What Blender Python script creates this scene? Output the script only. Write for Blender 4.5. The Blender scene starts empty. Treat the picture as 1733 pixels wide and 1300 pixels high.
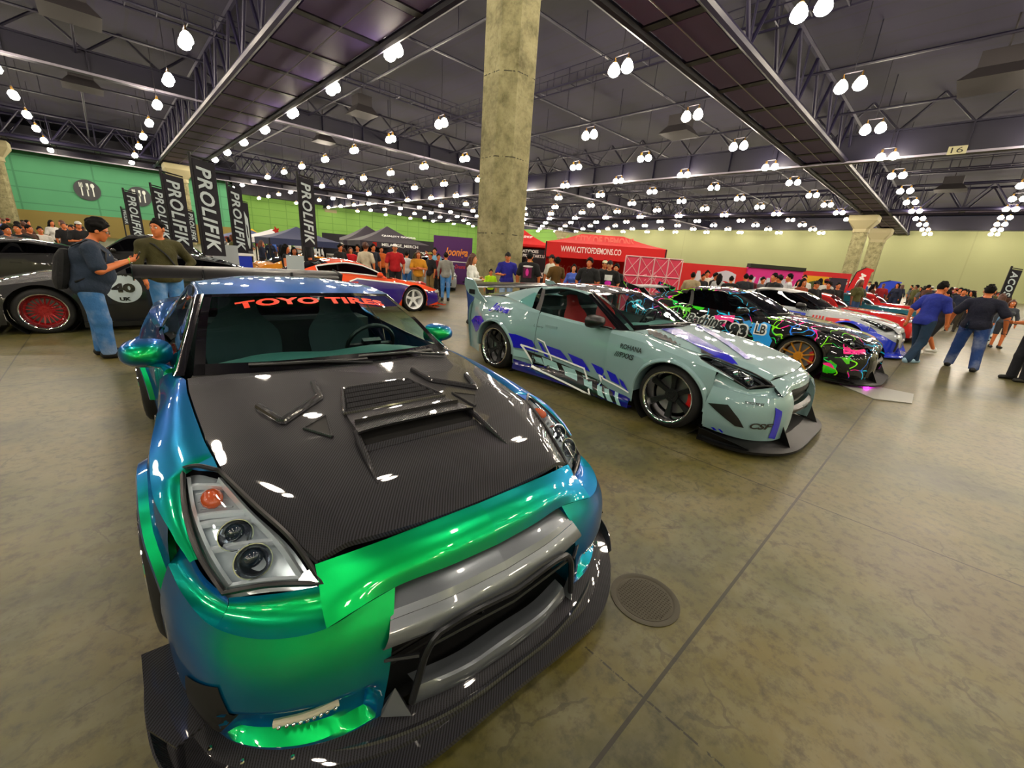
LAMP=95.0
import bpy, bmesh, math, random
import numpy as np
from mathutils import Vector, Matrix
from mathutils.bvhtree import BVHTree
random.seed(7); RNG=np.random.default_rng(7)
SC=bpy.context.scene; COL=SC.collection
PI=math.pi
# ---------------------------------------------------------------- camera (solved from the hall's vanishing lines)
CF,CP,CR,CY,CH=692.04,0.2988079,0.0729743,0.7754076,1.65
_F=np.array([math.sin(CY)*math.cos(CP),math.cos(CY)*math.cos(CP),-math.sin(CP)])
_R=np.array([math.cos(CY),-math.sin(CY),0.]);_U=np.cross(_R,_F)
_R,_U=_R*math.cos(CR)+_U*math.sin(CR),-_R*math.sin(CR)+_U*math.cos(CR)
def ground(u,v,z=0.):
    """point at height z on the sight line of photo pixel (u,v)"""
    d=_F+_R*(u-866.5)/CF-_U*(v-650)/CF
    t=(z-CH)/d[2]; return np.array([0,0,CH])+t*d
def at_dist(u,v,dist):
    """point on the sight line at horizontal distance dist"""
    d=_F+_R*(u-866.5)/CF-_U*(v-650)/CF
    t=dist/math.hypot(d[0],d[1]); return np.array([0,0,CH])+t*d
cam=bpy.data.cameras.new('camera'); cam.sensor_fit='HORIZONTAL'; cam.sensor_width=36.; cam.lens=CF/1733*36.
cam.clip_start=.05; cam.clip_end=400
co=bpy.data.objects.new('camera',cam); COL.objects.link(co)
co.matrix_world=Matrix(((_R[0],_U[0],-_F[0],0),(_R[1],_U[1],-_F[1],0),(_R[2],_U[2],-_F[2],CH),(0,0,0,1)))
SC.camera=co
vs=SC.view_settings; vs.view_transform='Standard'; vs.look='None'; vs.gamma=1; vs.exposure=.25
# ---------------------------------------------------------------- materials
def lin(h):
    if isinstance(h,str):
        h=h.lstrip('#'); c=[int(h[i:i+2],16)/255 for i in (0,2,4)]
        return tuple((x/12.92 if x<=.04045 else ((x+.055)/1.055)**2.4) for x in c)+(1,)
    return tuple(h)+(1,) if len(h)==3 else tuple(h)
MATS={}
def P(name,col='#808080',rough=.5,metal=0,coat=0,em=None,ems=0,spec=.5,alpha=1,trans=0,ior=1.5,sheen=0):
    if name in MATS: return MATS[name]
    m=bpy.data.materials.new(name); m.use_nodes=True; b=m.node_tree.nodes['Principled BSDF']
    i=b.inputs
    i['Base Color'].default_value=lin(col); i['Roughness'].default_value=rough; i['Metallic'].default_value=metal
    i['Coat Weight'].default_value=coat; i['Coat Roughness'].default_value=.03; i['Specular IOR Level'].default_value=spec
    i['Alpha'].default_value=alpha; i['Transmission Weight'].default_value=trans; i['IOR'].default_value=ior
    if em: i['Emission Color'].default_value=lin(em); i['Emission Strength'].default_value=ems
    MATS[name]=m; return m
class NT:
    """small node-tree helper"""
    def __init__(s,m): s.m=m; s.t=m.node_tree; s.b=s.t.nodes['Principled BSDF']
    def n(s,typ,**k):
        nd=s.t.nodes.new(typ)
        for a,v in k.items():
            if a.startswith('_'): setattr(nd,a[1:],v)
            else:
                nd.inputs[int(a[1:]) if a[0]=='i' and a[1:].isdigit() else a].default_value=v
        return nd
    def l(s,a,b): s.t.links.new(a,b)
    def math(s,op,a,b=None,c=None):
        nd=s.t.nodes.new('ShaderNodeMath'); nd.operation=op
        for k,x in enumerate((a,b,c)):
            if x is None: continue
            if hasattr(x,'is_linked') or hasattr(x,'node'): s.l(x,nd.inputs[k])
            else: nd.inputs[k].default_value=x
        return nd.outputs[0]
    def mix(s,fac,a,b):
        nd=s.t.nodes.new('ShaderNodeMix'); nd.data_type='RGBA'
        for k,x in ((0,fac),(6,a),(7,b)):
            if hasattr(x,'node'): s.l(x,nd.inputs[k])
            else: nd.inputs[k].default_value=x if k==0 else lin(x)
        return nd.outputs[2]
    def ramp(s,fac,stops):
        nd=s.t.nodes.new('ShaderNodeValToRGB'); e=nd.color_ramp.elements
        while len(e)<len(stops): e.new(.5)
        for x,(p,c) in zip(e,stops): x.position=p; x.color=lin(c)
        s.l(fac,nd.inputs[0]); return nd.outputs[0]
    def coords(s,kind='Object'):
        return s.t.nodes.new('ShaderNodeTexCoord').outputs[kind]
    def sep(s,v):
        nd=s.t.nodes.new('ShaderNodeSeparateXYZ'); s.l(v,nd.inputs[0]); return nd.outputs
    def noise(s,vec,scale,detail=4,rough=.55):
        nd=s.t.nodes.new('ShaderNodeTexNoise'); nd.inputs['Scale'].default_value=scale
        nd.inputs['Detail'].default_value=detail; nd.inputs['Roughness'].default_value=rough
        s.l(vec,nd.inputs['Vector']); return nd.outputs[0]
    def bump(s,h,strength=.2,dist=.02):
        nd=s.t.nodes.new('ShaderNodeBump'); nd.inputs['Strength'].default_value=strength; nd.inputs['Distance'].default_value=dist
        s.l(h,nd.inputs['Height']); s.l(nd.outputs[0],s.b.inputs['Normal'])
# ---------------------------------------------------------------- mesh tools
def spline(pts,n):
    """smooth curve through pts, n samples, chord-length Hermite"""
    p=np.asarray(pts,float)
    if len(p)==1: return np.repeat(p,n,0)
    d=np.linalg.norm(np.diff(p,axis=0),axis=1); d[d<1e-6]=1e-6
    t=np.concatenate([[0],np.cumsum(d)]); s=np.diff(p,axis=0)/d[:,None]
    m=np.empty_like(p); m[0]=s[0]; m[-1]=s[-1]
    if len(p)>2:
        w=d[:-1]/(d[:-1]+d[1:]); m[1:-1]=s[:-1]*(1-w)[:,None]+s[1:]*w[:,None]
    q=np.linspace(0,t[-1],n); i=np.clip(np.searchsorted(t,q,side='right')-1,0,len(p)-2)
    h=d[i]; x=((q-t[i])/h)[:,None]; hh=h[:,None]
    return (2*x**3-3*x**2+1)*p[i]+(x**3-2*x**2+x)*hh*m[i]+(-2*x**3+3*x**2)*p[i+1]+(x**3-x**2)*hh*m[i+1]
def pl(pts,n):
    p=np.asarray(pts,float); d=np.linalg.norm(np.diff(p,axis=0),axis=1); t=np.concatenate([[0],np.cumsum(d)])
    q=np.linspace(0,t[-1],n); return np.stack([np.interp(q,t,p[:,k]) for k in range(p.shape[1])],1)
def surf(rows,nu,nv,lu=False,lv=False):
    """grid through control rows -> array (nu,nv,3)"""
    a=np.stack([(pl if lv else spline)(r,nv) for r in rows])
    return np.stack([(pl if lu else spline)(a[:,j],nu) for j in range(nv)],1)
def mirror(V):
    V=np.array(V,float); V[...,1]*=-1; return V
class MB:
    def __init__(s): s.v=[]; s.f=[]; s.m=[]; s.n=0
    def add(s,V,F,mi=0,flip=False):
        V=np.asarray(V,float).reshape(-1,3); o=s.n
        s.v.append(V); s.n+=len(V)
        for f in F:
            f=[int(i)+o for i in f]; s.f.append(f[::-1] if flip else f); s.m.append(mi)
        return s
    def grid(s,G,mi=0,flip=False,cu=False,cv=False):
        nu,nv=G.shape[:2]; F=[]
        for i in range(nu if cu else nu-1):
            for j in range(nv if cv else nv-1):
                F.append((i*nv+j,((i+1)%nu)*nv+j,((i+1)%nu)*nv+(j+1)%nv,i*nv+(j+1)%nv))
        return s.add(G.reshape(-1,3),F,mi,flip)
    def sym(s,G,mi=0,flip=False):
        s.grid(G,mi,flip); return s.grid(mirror(G),mi,not flip)
    def box(s,c,size,mi=0,rot=None,taper=1.):
        x,y,z=[k/2 for k in size]
        V=np.array([(-x,-y,-z),(x,-y,-z),(x,y,-z),(-x,y,-z),(-x*taper,-y*taper,z),(x*taper,-y*taper,z),(x*taper,y*taper,z),(-x*taper,y*taper,z)])
        if rot is not None: V=V@np.array(rot).T
        return s.add(V+np.array(c),[(3,2,1,0),(4,5,6,7),(0,1,5,4),(1,2,6,5),(2,3,7,6),(3,0,4,7)],mi)
    def path(s,pts,r,n=8,mi=0,caps=True,closed=False,flat=1.,up=(0,0,1)):
        p=np.asarray(pts,float); k=len(p); r=np.broadcast_to(np.asarray(r,float),(k,))
        t=np.roll(p,-1,0)-np.roll(p,1,0) if closed else np.gradient(p,axis=0)
        t/=np.linalg.norm(t,axis=1)[:,None]+1e-12
        u=np.array(up,float); R=[]
        ref=u if abs(t[0]@u)<.95 else np.array([1.,0,0])
        for i in range(k):
            a=ref-(ref@t[i])*t[i]; a/=np.linalg.norm(a)+1e-12; b=np.cross(t[i],a); ref=a
            an=np.arange(n)*2*PI/n
            R.append(p[i]+r[i]*(np.cos(an)[:,None]*b+flat*np.sin(an)[:,None]*a))
        G=np.stack(R); s.grid(G,mi,cv=True,cu=closed,flip=True)
        if caps and not closed:
            o=s.n-k*n
            s.f.append([o+j for j in range(n)][::-1][::-1]); s.m.append(mi)
            s.f.append([o+(k-1)*n+j for j in range(n)][::-1]); s.m.append(mi)
        return s
    def tube(s,a,b,r,r1=None,n=8,mi=0): return s.path([a,b],[r,r if r1 is None else r1],n,mi)
    def lathe(s,prof,n=32,mi=0,axis='z',c=(0,0,0),close=False,flip=False,arc=2*PI):
        prof=np.asarray(prof,float); an=np.arange(n)*arc/n
        G=np.empty((n,len(prof),3))
        for k,(rr,h) in enumerate(prof):
            a,b=rr*np.cos(an),rr*np.sin(an); hh=np.full(n,h)
            G[:,k]=np.stack({'z':(a,b,hh),'y':(b,hh,a),'x':(hh,a,b)}[axis],1)
        return s.grid(G+np.array(c),mi,cu=True,flip=flip)
    def ell(s,c,r,nu=14,nv=10,mi=0,rot=None):
        th=np.linspace(0,PI,nv); ph=np.arange(nu)*2*PI/nu
        G=np.stack([np.stack([np.sin(th)*np.cos(p),np.sin(th)*np.sin(p),np.cos(th)],1) for p in ph])*np.array(r)
        if rot is not None: G=G@np.array(rot).T
        return s.grid(G+np.array(c),mi,cu=True)
    def prism(s,poly,d,mi=0):
        """planar polygon (n,3) extruded by vector d"""
        p=np.asarray(poly,float); n=len(p); V=np.concatenate([p,p+np.array(d)])
        F=[list(range(n))[::-1],list(range(n,2*n))]+[(i,(i+1)%n,n+(i+1)%n,n+i) for i in range(n)]
        return s.add(V,F,mi)
    def arr(s): return (np.concatenate(s.v) if s.v else np.zeros((0,3))),s.f
    def build(s,name,mats,parent=None,ang=40,smooth=True,loc=None):
        V,F=s.arr(); me=bpy.data.meshes.new(name); me.from_pydata(V.tolist(),[],F)
        mats=mats if isinstance(mats,(list,tuple)) else [mats]
        for m in mats: me.materials.append(m)
        if len(mats)>1: me.polygons.foreach_set('material_index',np.array(s.m,dtype=np.int32))
        if smooth:
            me.polygons.foreach_set('use_smooth',np.ones(len(me.polygons),dtype=bool))
            if ang<180: me.set_sharp_from_angle(angle=math.radians(ang))
        me.update(); o=bpy.data.objects.new(name,me); COL.objects.link(o)
        if parent is not None: o.parent=parent
        if loc is not None: o.location=loc
        return o
OCC=[]
def occ(x,y,r=.3): OCC.append((float(x),float(y),r))
def occ_car(x,y,rz,l0=1.1,l1=-3.6,r=1.0):
    for t in np.linspace(l0-.7,l1+.8,5): occ(x+math.cos(rz)*t,y+math.sin(rz)*t,r)
def free(x,y,r=.3): return all(math.hypot(x-a,y-b)>r+q for a,b,q in OCC)
def tag(o,label=None,cat=None,group=None,kind=None):
    if label: o['label']=label
    if cat: o['category']=cat
    if group: o['group']=group
    if kind: o['kind']=kind
    return o
def thing(name,label,cat,loc=(0,0,0),rz=0,group=None):
    o=bpy.data.objects.new(name,None); COL.objects.link(o); o.empty_display_size=.1
    o.location=tuple(map(float,loc)); o.rotation_euler=(0,0,rz)
    return tag(o,label,cat,group)
def struct(mb,name,m,**k): return tag(mb.build(name,m,**k),kind='structure')
def dup(root,loc,rz,label=None,group=None):
    r=root.copy(); COL.objects.link(r); r.location=tuple(map(float,loc)); r.rotation_euler=(0,0,rz)
    if label: r['label']=label
    if group: r['group']=group
    for c in root.children:
        q=c.copy(); COL.objects.link(q); q.parent=r
        for g in c.children:
            h=g.copy(); COL.objects.link(h); h.parent=q
    return r
# ---------------------------------------------------------------- lettering and decals laid on a surface
_TX={}
def text_mesh(txt,shear=0.,bold=0.,space=1.,extr=0.):
    key=(txt,shear,bold,space,extr)
    if key in _TX: return _TX[key]
    cu=bpy.data.curves.new('lettering','FONT'); cu.body=txt; cu.size=1; cu.shear=shear; cu.offset=bold; cu.space_character=space
    cu.align_x='CENTER'; cu.align_y='CENTER'; cu.resolution_u=3; cu.extrude=extr
    o=bpy.data.objects.new('lettering',cu); COL.objects.link(o)
    dg=bpy.context.evaluated_depsgraph_get(); me=bpy.data.meshes.new_from_object(o.evaluated_get(dg))
    bm=bmesh.new(); bm.from_mesh(me); bmesh.ops.triangulate(bm,faces=bm.faces[:])
    bmesh.ops.remove_doubles(bm,verts=bm.verts[:],dist=1e-4)
    V=np.array([v.co[:] for v in bm.verts]) if bm.verts else np.zeros((0,3)); F=[[v.index for v in f.verts] for f in bm.faces]
    bm.free(); bpy.data.meshes.remove(me); bpy.data.objects.remove(o); bpy.data.curves.remove(cu)
    if len(V):
        V[:,0]-=(V[:,0].max()+V[:,0].min())/2; V[:,1]-=(V[:,1].max()+V[:,1].min())/2
    _TX[key]=(V,F); return V,F
def text_fit(txt,w,h=None,**k):
    V,F=text_mesh(txt,**k); V=V.copy()
    if len(V):
        sx=w/(np.ptp(V[:,0])+1e-9); V[:,0]*=sx; V[:,1]*=(sx if h is None else h/(np.ptp(V[:,1])+1e-9))
    return V,F
def poly2(pts): return np.array([(a,b,0) for a,b in pts],float),[list(range(len(pts)))]
def refine(V,F,size):
    bm=bmesh.new(); vv=[bm.verts.new(p) for p in V]
    for f in F:
        try: bm.faces.new([vv[i] for i in f])
        except ValueError: pass
    bmesh.ops.triangulate(bm,faces=bm.faces[:])
    for _ in range(7):
        e=[e for e in bm.edges if e.calc_length()>size]
        if not e: break
        bmesh.ops.subdivide_edges(bm,edges=e,cuts=1)
        bmesh.ops.triangulate(bm,faces=[f for f in bm.faces if len(f.verts)>3])
    bm.verts.index_update(); V=np.array([v.co[:] for v in bm.verts]); F=[[v.index for v in f.verts] for f in bm.faces]; bm.free(); return V,F
def bvh_of(mbs):
    V=[];F=[];o=0
    for mb in mbs:
        v,f=mb.arr(); V+=v.tolist(); F+=[[i+o for i in q] for q in f]; o+=len(v)
    return BVHTree.FromPolygons(V,F)
def drape(mb,VF,bvh,org,ud,vd,ray,off=.003,mi=0,size=.06,rot=0,maxd=4.):
    """lay a flat shape (x along ud, y along vd, centred on org) onto a surface along ray"""
    V,F=refine(*VF,size); c,s_=math.cos(rot),math.sin(rot)
    V=np.stack([V[:,0]*c-V[:,1]*s_,V[:,0]*s_+V[:,1]*c],1)
    ud,vd,ray=[np.array(a,float) for a in (ud,vd,ray)]; ray/=np.linalg.norm(ray)
    W=np.array(org,float)+V[:,:1]*ud+V[:,1:2]*vd; out=np.zeros_like(W); ok=np.zeros(len(W),bool)
    for i,w in enumerate(W):
        h=bvh.ray_cast(Vector(w-ray*1.5),Vector(ray),maxd)
        if h[0] is not None:
            nn=np.array(h[1]); nn=nn if nn@ray<0 else -nn
            out[i]=np.array(h[0])-ray*off*.6+nn*off*.6; ok[i]=True
    F=[f for f in F if all(ok[i] for i in f) and max(np.linalg.norm(out[f[0]]-out[f[1]]),np.linalg.norm(out[f[1]]-out[f[2]]))<size*5+.05]
    if not F: return mb
    nrm=np.cross(out[F[0][1]]-out[F[0][0]],out[F[0][2]]-out[F[0][0]])
    return mb.add(out,F,mi,flip=(nrm@ray>0))
# ================================================================ hall
K=1.136
def concrete_floor():
    m=P('polished_concrete','#6b6540',.4,spec=.5); n=NT(m); c=n.coords()
    a=n.noise(c,.45,6,.62); b=n.noise(c,2.3,6,.65); d=n.noise(c,14,5,.7); g=n.noise(c,.9,3,.5)
    col=n.ramp(a,[(.34,'#2c2d16'),(.46,'#504e26'),(.55,'#625b33'),(.66,'#575042')])
    col=n.mix(n.math('MULTIPLY',n.ramp(g,[(.42,'#000000'),(.62,'#ffffff')]),.55),col,'#5f5220')
    col=n.mix(n.math('MULTIPLY',n.ramp(b,[(.45,'#000000'),(.7,'#ffffff')]),.45),col,'#74725f')
    col=n.mix(n.math('MULTIPLY',n.ramp(d,[(.48,'#000000'),(.66,'#ffffff')]),.6),col,'#1f1d12')
    # fine cracks and scuffs
    v=n.t.nodes.new('ShaderNodeTexVoronoi'); v.feature='DISTANCE_TO_EDGE'; v.inputs['Scale'].default_value=.8
    w=n.t.nodes.new('ShaderNodeVectorMath'); w.operation='ADD'; nz=n.t.nodes.new('ShaderNodeTexNoise'); nz.inputs['Scale'].default_value=1.6; nz.inputs['Detail'].default_value=5
    n.l(c,nz.inputs['Vector']); n.l(c,w.inputs[0]); n.l(nz.outputs[1],w.inputs[1]); n.l(w.outputs[0],v.inputs['Vector'])
    cr=n.math('MULTIPLY',n.math('LESS_THAN',v.outputs[0],.006),n.ramp(b,[(.46,'#000000'),(.56,'#ffffff')]))
    col=n.mix(n.math('MULTIPLY',cr,.4),col,'#23211a')
    # saw-cut joints: lines x = 1.292+2.353k and y = .427+6.1k
    s=n.sep(c)
    def cut(o,start,step,wd):
        f=n.math('FRACT',n.math('DIVIDE',n.math('SUBTRACT',o,start-wd/2),step)); return n.math('LESS_THAN',f,wd/step)
    jy=cut(s[1],.427,6.1,.016); jx=cut(s[0],3.645,4.706,.012); jx2=n.math('MULTIPLY',cut(s[0],1.292,9.412,.009),n.math('GREATER_THAN',d,.47))
    j=n.math('MAXIMUM',n.math('MAXIMUM',jy,jx),jx2)
    col=n.mix(n.math('MULTIPLY',j,.85),col,'#17150f')
    n.l(col,n.b.inputs['Base Color'])
    r=n.t.nodes.new('ShaderNodeMapRange'); r.inputs[3].default_value=.3; r.inputs[4].default_value=.55
    n.l(b,r.inputs[0]); n.l(r.outputs[0],n.b.inputs['Roughness'])
    n.bump(n.math('SUBTRACT',d,n.math('MULTIPLY',j,3)),.12,.004)
    return m
struct(MB().grid(np.array([[(x,y,0) for y in np.linspace(-30,150,19)] for x in np.linspace(-45,135,19)])[:, ::1],flip=False),'floor',concrete_floor(),smooth=False)
def deck():
    m=P('ceiling_paint','#2b2338',.85); n=NT(m); c=n.coords(); s=n.sep(c)
    f=n.math('FRACT',n.math('MULTIPLY',s[0],.55)); st=n.math('LESS_THAN',f,.12)
    a=n.noise(c,.12,3); col=n.ramp(a,[(.35,'#05060f'),(.6,'#10082a')]); n.l(n.mix(n.math('MULTIPLY',st,.5),col,'#07060c'),n.b.inputs['Base Color'])
    return m
ZB=12.27; ZD=17.0
struct(MB().grid(np.array([[(x,y,ZD) for y in np.linspace(-30,150,10)] for x in np.linspace(-45,135,10)]),flip=True),'ceiling',deck(),smooth=False)
def panel_wall(name,base,line,sx,sz,dado=None,dz=0,axis=0):
    m=P(name,base,.7); n=NT(m); c=n.coords(); s=n.sep(c)
    def ln(o,st,w): return n.math('LESS_THAN',n.math('FRACT',n.math('DIVIDE',o,st)),w/st)
    g=n.math('MAXIMUM',ln(s[axis],sx,.22),ln(s[2],sz,.16))
    a=n.noise(c,.25,3); col=n.mix(n.math('MULTIPLY',a,.3),base,line); col=n.mix(n.math('MULTIPLY',g,.55),col,line)
    if dado: col=n.mix(n.math('LESS_THAN',s[2],dz),col,dado)
    n.l(col,n.b.inputs['Base Color']); return m
mint=panel_wall('mint_wall','#58a878','#387652',9.,2.3,'#8a7a3c',3.6)
green=panel_wall('green_wall','#76a446','#4c7628',4.5,2.0)
pale=panel_wall('pale_wall','#94986c','#83865e',60.,60.,axis=1)
YL,YF,XS,XR=106.,143.,20.5,127.
def wall(name,a,b,m,z1=ZB+1.5):
    a=np.array(a,float);b=np.array(b,float); nrm=np.array([-(b-a)[1],(b-a)[0]]); nrm/=np.linalg.norm(nrm)
    mb=MB().prism([(a[0],a[1],0),(b[0],b[1],0),(b[0],b[1],z1),(a[0],a[1],z1)],(nrm[0]*.4,nrm[1]*.4,0))
    return struct(mb,name,m,smooth=False)
wall('wall_left',(-45,YL),(XS,YL),mint)
wall('wall_left_return',(XS,YL),(XS,YF),green)
wall('wall_back',(XS,YF),(XR,YF),green)
wall('wall_right',(XR,YF-38),(XR,-30),pale)
wall('wall_right_far',(XR,YF),(XR,YF-38),green)
wall('wall_near',(135,-30),(-45,-30),pale); wall('wall_side',(-45,-30),(-45,YL),mint)
steel=P('truss_steel','#120d2a',.55); plate=P('truss_panel','#5c4a86',.6); steel2=P('beam_steel','#0e0b22',.5); strip=P('flange_strip','#8f8a98',.4)
nt=[0]
def trim(mb,mats): nt[0]+=1; return struct(mb,'trim_%d'%nt[0],mats)
def girder(axis,c0,c1,lo,hi,zb=ZB,panel=True,seg=4.573):
    """box girder between offsets c0..c1 running along axis from lo to hi"""
    mb=MB()
    def p(t,c,z): return (c,t,z) if axis=='y' else (t,c,z)
    for c,r in ((c0,.24),(c1,.24)):
        mb.tube(p(lo,c,zb+.2),p(hi,c,zb+.2),r,n=8,mi=0)
        mb.tube(p(lo,c,ZD-1.2),p(hi,c,ZD-1.2),.18,n=6,mi=0)
    t=lo;k=0
    w=abs(c1-c0)
    while t<hi-.1:
        e=min(t+seg,hi)
        if panel:
            cc=p((t+e)/2,(c0+c1)/2,zb+.28); sz=(w-.8,e-t-.7,.12) if axis=='y' else (e-t-.7,w-.8,.12)
            mb.box(cc,sz,1)
            mb.box(p(t,(c0+c1)/2,zb+.34),((w,.5,.3) if axis=='y' else (.5,w,.3)),0)
        for c,sd in ((c0,0),(c1,1)):
            a,b=(t,(t+e)/2) if k%2 else ((t+e)/2,t)
            mb.tube(p(t,c,zb+.2),p((t+e)/2,c,ZD-1.2),.11,n=6,mi=0); mb.tube(p(e,c,zb+.2),p((t+e)/2,c,ZD-1.2),.11,n=6,mi=0)
            mb.tube(p(e,c,zb+.2),p(e,c,ZD-1.2),.07,n=5,mi=0)
        t=e;k+=1
    if panel: mb.tube(p(lo,(c0+c1)/2,zb+.12),p(hi,(c0+c1)/2,zb+.12),.03,n=5,mi=2)
    return trim(mb,[steel,plate,strip])
def plate_girder(axis,c,lo,hi,zb=ZB,depth=2.2):
    mb=MB()
    def p(t,cc,z): return (cc,t,z) if axis=='y' else (t,cc,z)
    def sz(l,w,h): return (w,l,h) if axis=='y' else (l,w,h)
    m=(lo+hi)/2;L=hi-lo
    mb.box(p(m,c,zb+depth/2),sz(L,.25,depth),0); mb.box(p(m,c,zb+depth),sz(L,.9,.12),0); mb.box(p(m,c,zb),sz(L,.9,.1),0)
    mb.box(p(m,c-.45,zb-.01),sz(L,.06,.16),1)
    t=lo
    while t<hi:
        mb.box(p(t,c,zb+depth/2),sz(.1,.8,depth),0)
        mb.tube(p(t,c,zb+depth),p(t+2.3,c,ZD),.1,n=5,mi=0); mb.tube(p(t+4.6,c,zb+depth),p(t+2.3,c,ZD),.1,n=5,mi=0)
        t+=4.573
    return trim(mb,[steel2,strip])
girder('y',7.15*K,11.45*K,-20,YL)
girder('x',9.05*K,12.05*K,-30,XR)
plate_girder('y',45.4*K,-25,YF)
girder('x',80.*K,84.5*K,-40,XR)
girder('y',77.*K,81.*K,-25,YF)
plate_girder('x',46.5*K,-40,XR,zb=ZB+1.2,depth=1.6)
plate_girder('x',89.5*K,-40,XR,zb=ZB-.3,depth=2.2)
# soffits that close the tops of the walls
trim(MB().box((XR-1.,50,ZB+2.2),(2.,160,2.6)),steel2); trim(MB().box((75,YF-1,ZB+2.2),(110,2,2.6)),steel2); trim(MB().box((-12,YL-1,ZB+2.2),(66,2,2.6)),steel2)
# catwalk with rungs, and light secondary trusses
def ladder(axis,c,lo,hi,z,w=.9,step=1.5):
    mb=MB()
    def p(t,cc,zz): return (cc,t,zz) if axis=='y' else (t,cc,zz)
    for s in (-1,1):
        mb.tube(p(lo,c+s*w/2,z),p(hi,c+s*w/2,z),.07,n=5); mb.tube(p(lo,c+s*w/2,z+1.),p(hi,c+s*w/2,z+1.),.035,n=5)
    t=lo
    while t<hi:
        mb.tube(p(t,c-w/2,z),p(t,c+w/2,z),.04,n=5)
        for s in (-1,1): mb.tube(p(t,c+s*w/2,z),p(t,c+s*w/2,z+1.),.03,n=4)
        t+=step
    return trim(mb,[steel])
ladder('y',23.8*K,-20,YF,14.2); ladder('y',60*K,-20,YF,14.2); ladder('x',34*K,-30,XR,14.6)
def pipe(axis,c,lo,hi,z,r=.09):
    def p(t,cc,zz): return (cc,t,zz) if axis=='y' else (t,cc,zz)
    mb=MB().tube(p(lo,c,z),p(hi,c,z),r,n=6); t=lo
    while t<hi: mb.tube(p(t,c,z),p(t,c,ZD),.03,n=4); t+=9.1
    return trim(mb,[steel2])
for c in (-7.5,.5,15.9,32,40.3,56.2,64.4,72.4): pipe('y',c*K,-20,YF if c>17 else YL,14.8)
for c in (18.2,26.1,41.8,57.8,65.7): pipe('x',c*K,-30,XR,15.3)
# ---- columns
def column_mat():
    m=P('column_concrete','#8a8460',.8); n=NT(m); c=n.coords(); a=n.noise(c,1.6,6,.7); b=n.noise(c,7,5,.7)
    col=n.ramp(a,[(.32,'#5f5a3a'),(.5,'#8a8560'),(.68,'#a09a74')]); col=n.mix(n.math('MULTIPLY',n.ramp(b,[(.5,'#000000'),(.7,'#ffffff')]),.5),col,'#57533a')
    s=n.sep(c); z=n.math('FRACT',n.math('DIVIDE',s[2],2.4)); col=n.mix(n.math('MULTIPLY',n.math('LESS_THAN',z,.012),n.math('GREATER_THAN',b,.5)),col,'#2a281c')
    n.l(col,n.b.inputs['Base Color']); n.bump(b,.25,.02); return m
colm=column_mat(); capm=P('capital_concrete','#9a9270',.8)
def octo(h,ch): return [(h,-h+ch),(h,h-ch),(h-ch,h),(-h+ch,h),(-h,h-ch),(-h,-h+ch),(-h+ch,-h),(h-ch,-h)]
def column(x,y,h,label,half=.86,ch=.36,cap=True,top=ZB):
    t=thing('concrete_column',label,'column',(x,y,0))
    mb=MB(); o=octo(half,ch); zz=[0,2,4,6,8,10,top-(2.6 if cap else 0)]
    G=np.array([[(a,b,z) for a,b in o] for z in zz]); mb.grid(G,cv=True,flip=True); mb.build('shaft',colm,t,ang=20)
    if cap:
        mb=MB(); o1=octo(half,.3); o2=octo(half+.12,.34); o3=octo(1.9,.05); z0=top-2.6
        G=np.array([[(a,b,z0) for a,b in o2],[(a,b,z0+.55) for a,b in o2],[(a,b,z0+1.8) for a,b in o3],[(a,b,top) for a,b in o3]])
        mb.grid(G,cv=True,flip=True); mb.add(G[-1],[list(range(8))]); mb.build('capital',capm,t,ang=15)
    return t
column(10.56,11.93,ZB,'tall concrete column rising behind the rear wing of the silver coupe',half=.8,ch=.42)
def col_at(u,v,label,half=.86):
    p=ground(u,v,ZB); column(p[0],p[1],ZB,label,half)
col_at(1465,366,'nearer of the two flared concrete columns by the pale right wall',.95)
col_at(1491,388,'farther of the two flared concrete columns by the pale right wall',1.15)
col_at(300,280,'flared concrete column half hidden behind the tall black flags on the left',1.0)
col_at(556,355,'flared concrete column in front of the bright green back wall',1.15)
col_at(951,391,'small far flared column between the two red canopies',1.2)
col_at(-22,236,'flared concrete column cut off by the left edge of the photo',1.0)
# ---- twin high-bay lamps
bell=P('lamp_glow','#fff3da',.5,em='#fff0da',ems=1); bell.node_tree.nodes['Principled BSDF'].inputs['Emission Strength'].default_value=LAMP
capg=P('lamp_cap','#7a5a24',.4,metal=.6); rod=P('lamp_rod','#25222c',.6)
def bell_prof(s=1.): return [(.0,-.28*s),(.10*s,-.275*s),(.2*s,-.22*s),(.27*s,-.12*s),(.26*s,0),(.2*s,.14*s),(.12*s,.24*s),(.09*s,.27*s)]
def lamp_proto_near():
    t=thing('twin_high_bay_light','','ceiling light')
    mb=MB().tube((0,-.45,.62),(0,.45,.62),.035,n=6).tube((0,0,.62),(0,0,4.75),.025,n=5); mb.build('bracket',rod,t)
    for s in (-1,1):
        mb=MB().lathe(bell_prof(1.2),14,c=(0,.43*s,0)); lp=mb.build('lamp',bell,t,ang=180)
        mb=MB().lathe([(.0,.26),(.11,.25),(.11,.36),(.05,.4),(.03,.6),(.0,.6)],10,c=(0,.43*s,0)); mb.build('lamp_cap',capg,lp)
    return t
def lamp_proto_far():
    mb=MB().tube((0,-.45,.62),(0,.45,.62),.04,n=4,mi=1).tube((0,0,.62),(0,0,4.75),.03,n=4,mi=1)
    for s in (-1,1):
        mb.lathe([(.0,-.33),(.23,-.27),(.34,-.06),(.24,.18),(.0,.3)],8,c=(0,.43*s,0),mi=0); mb.box((0,.43*s,.4),(.14,.14,.3),2)
    return mb.build('twin_high_bay_light',[bell,rod,capg])
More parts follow.
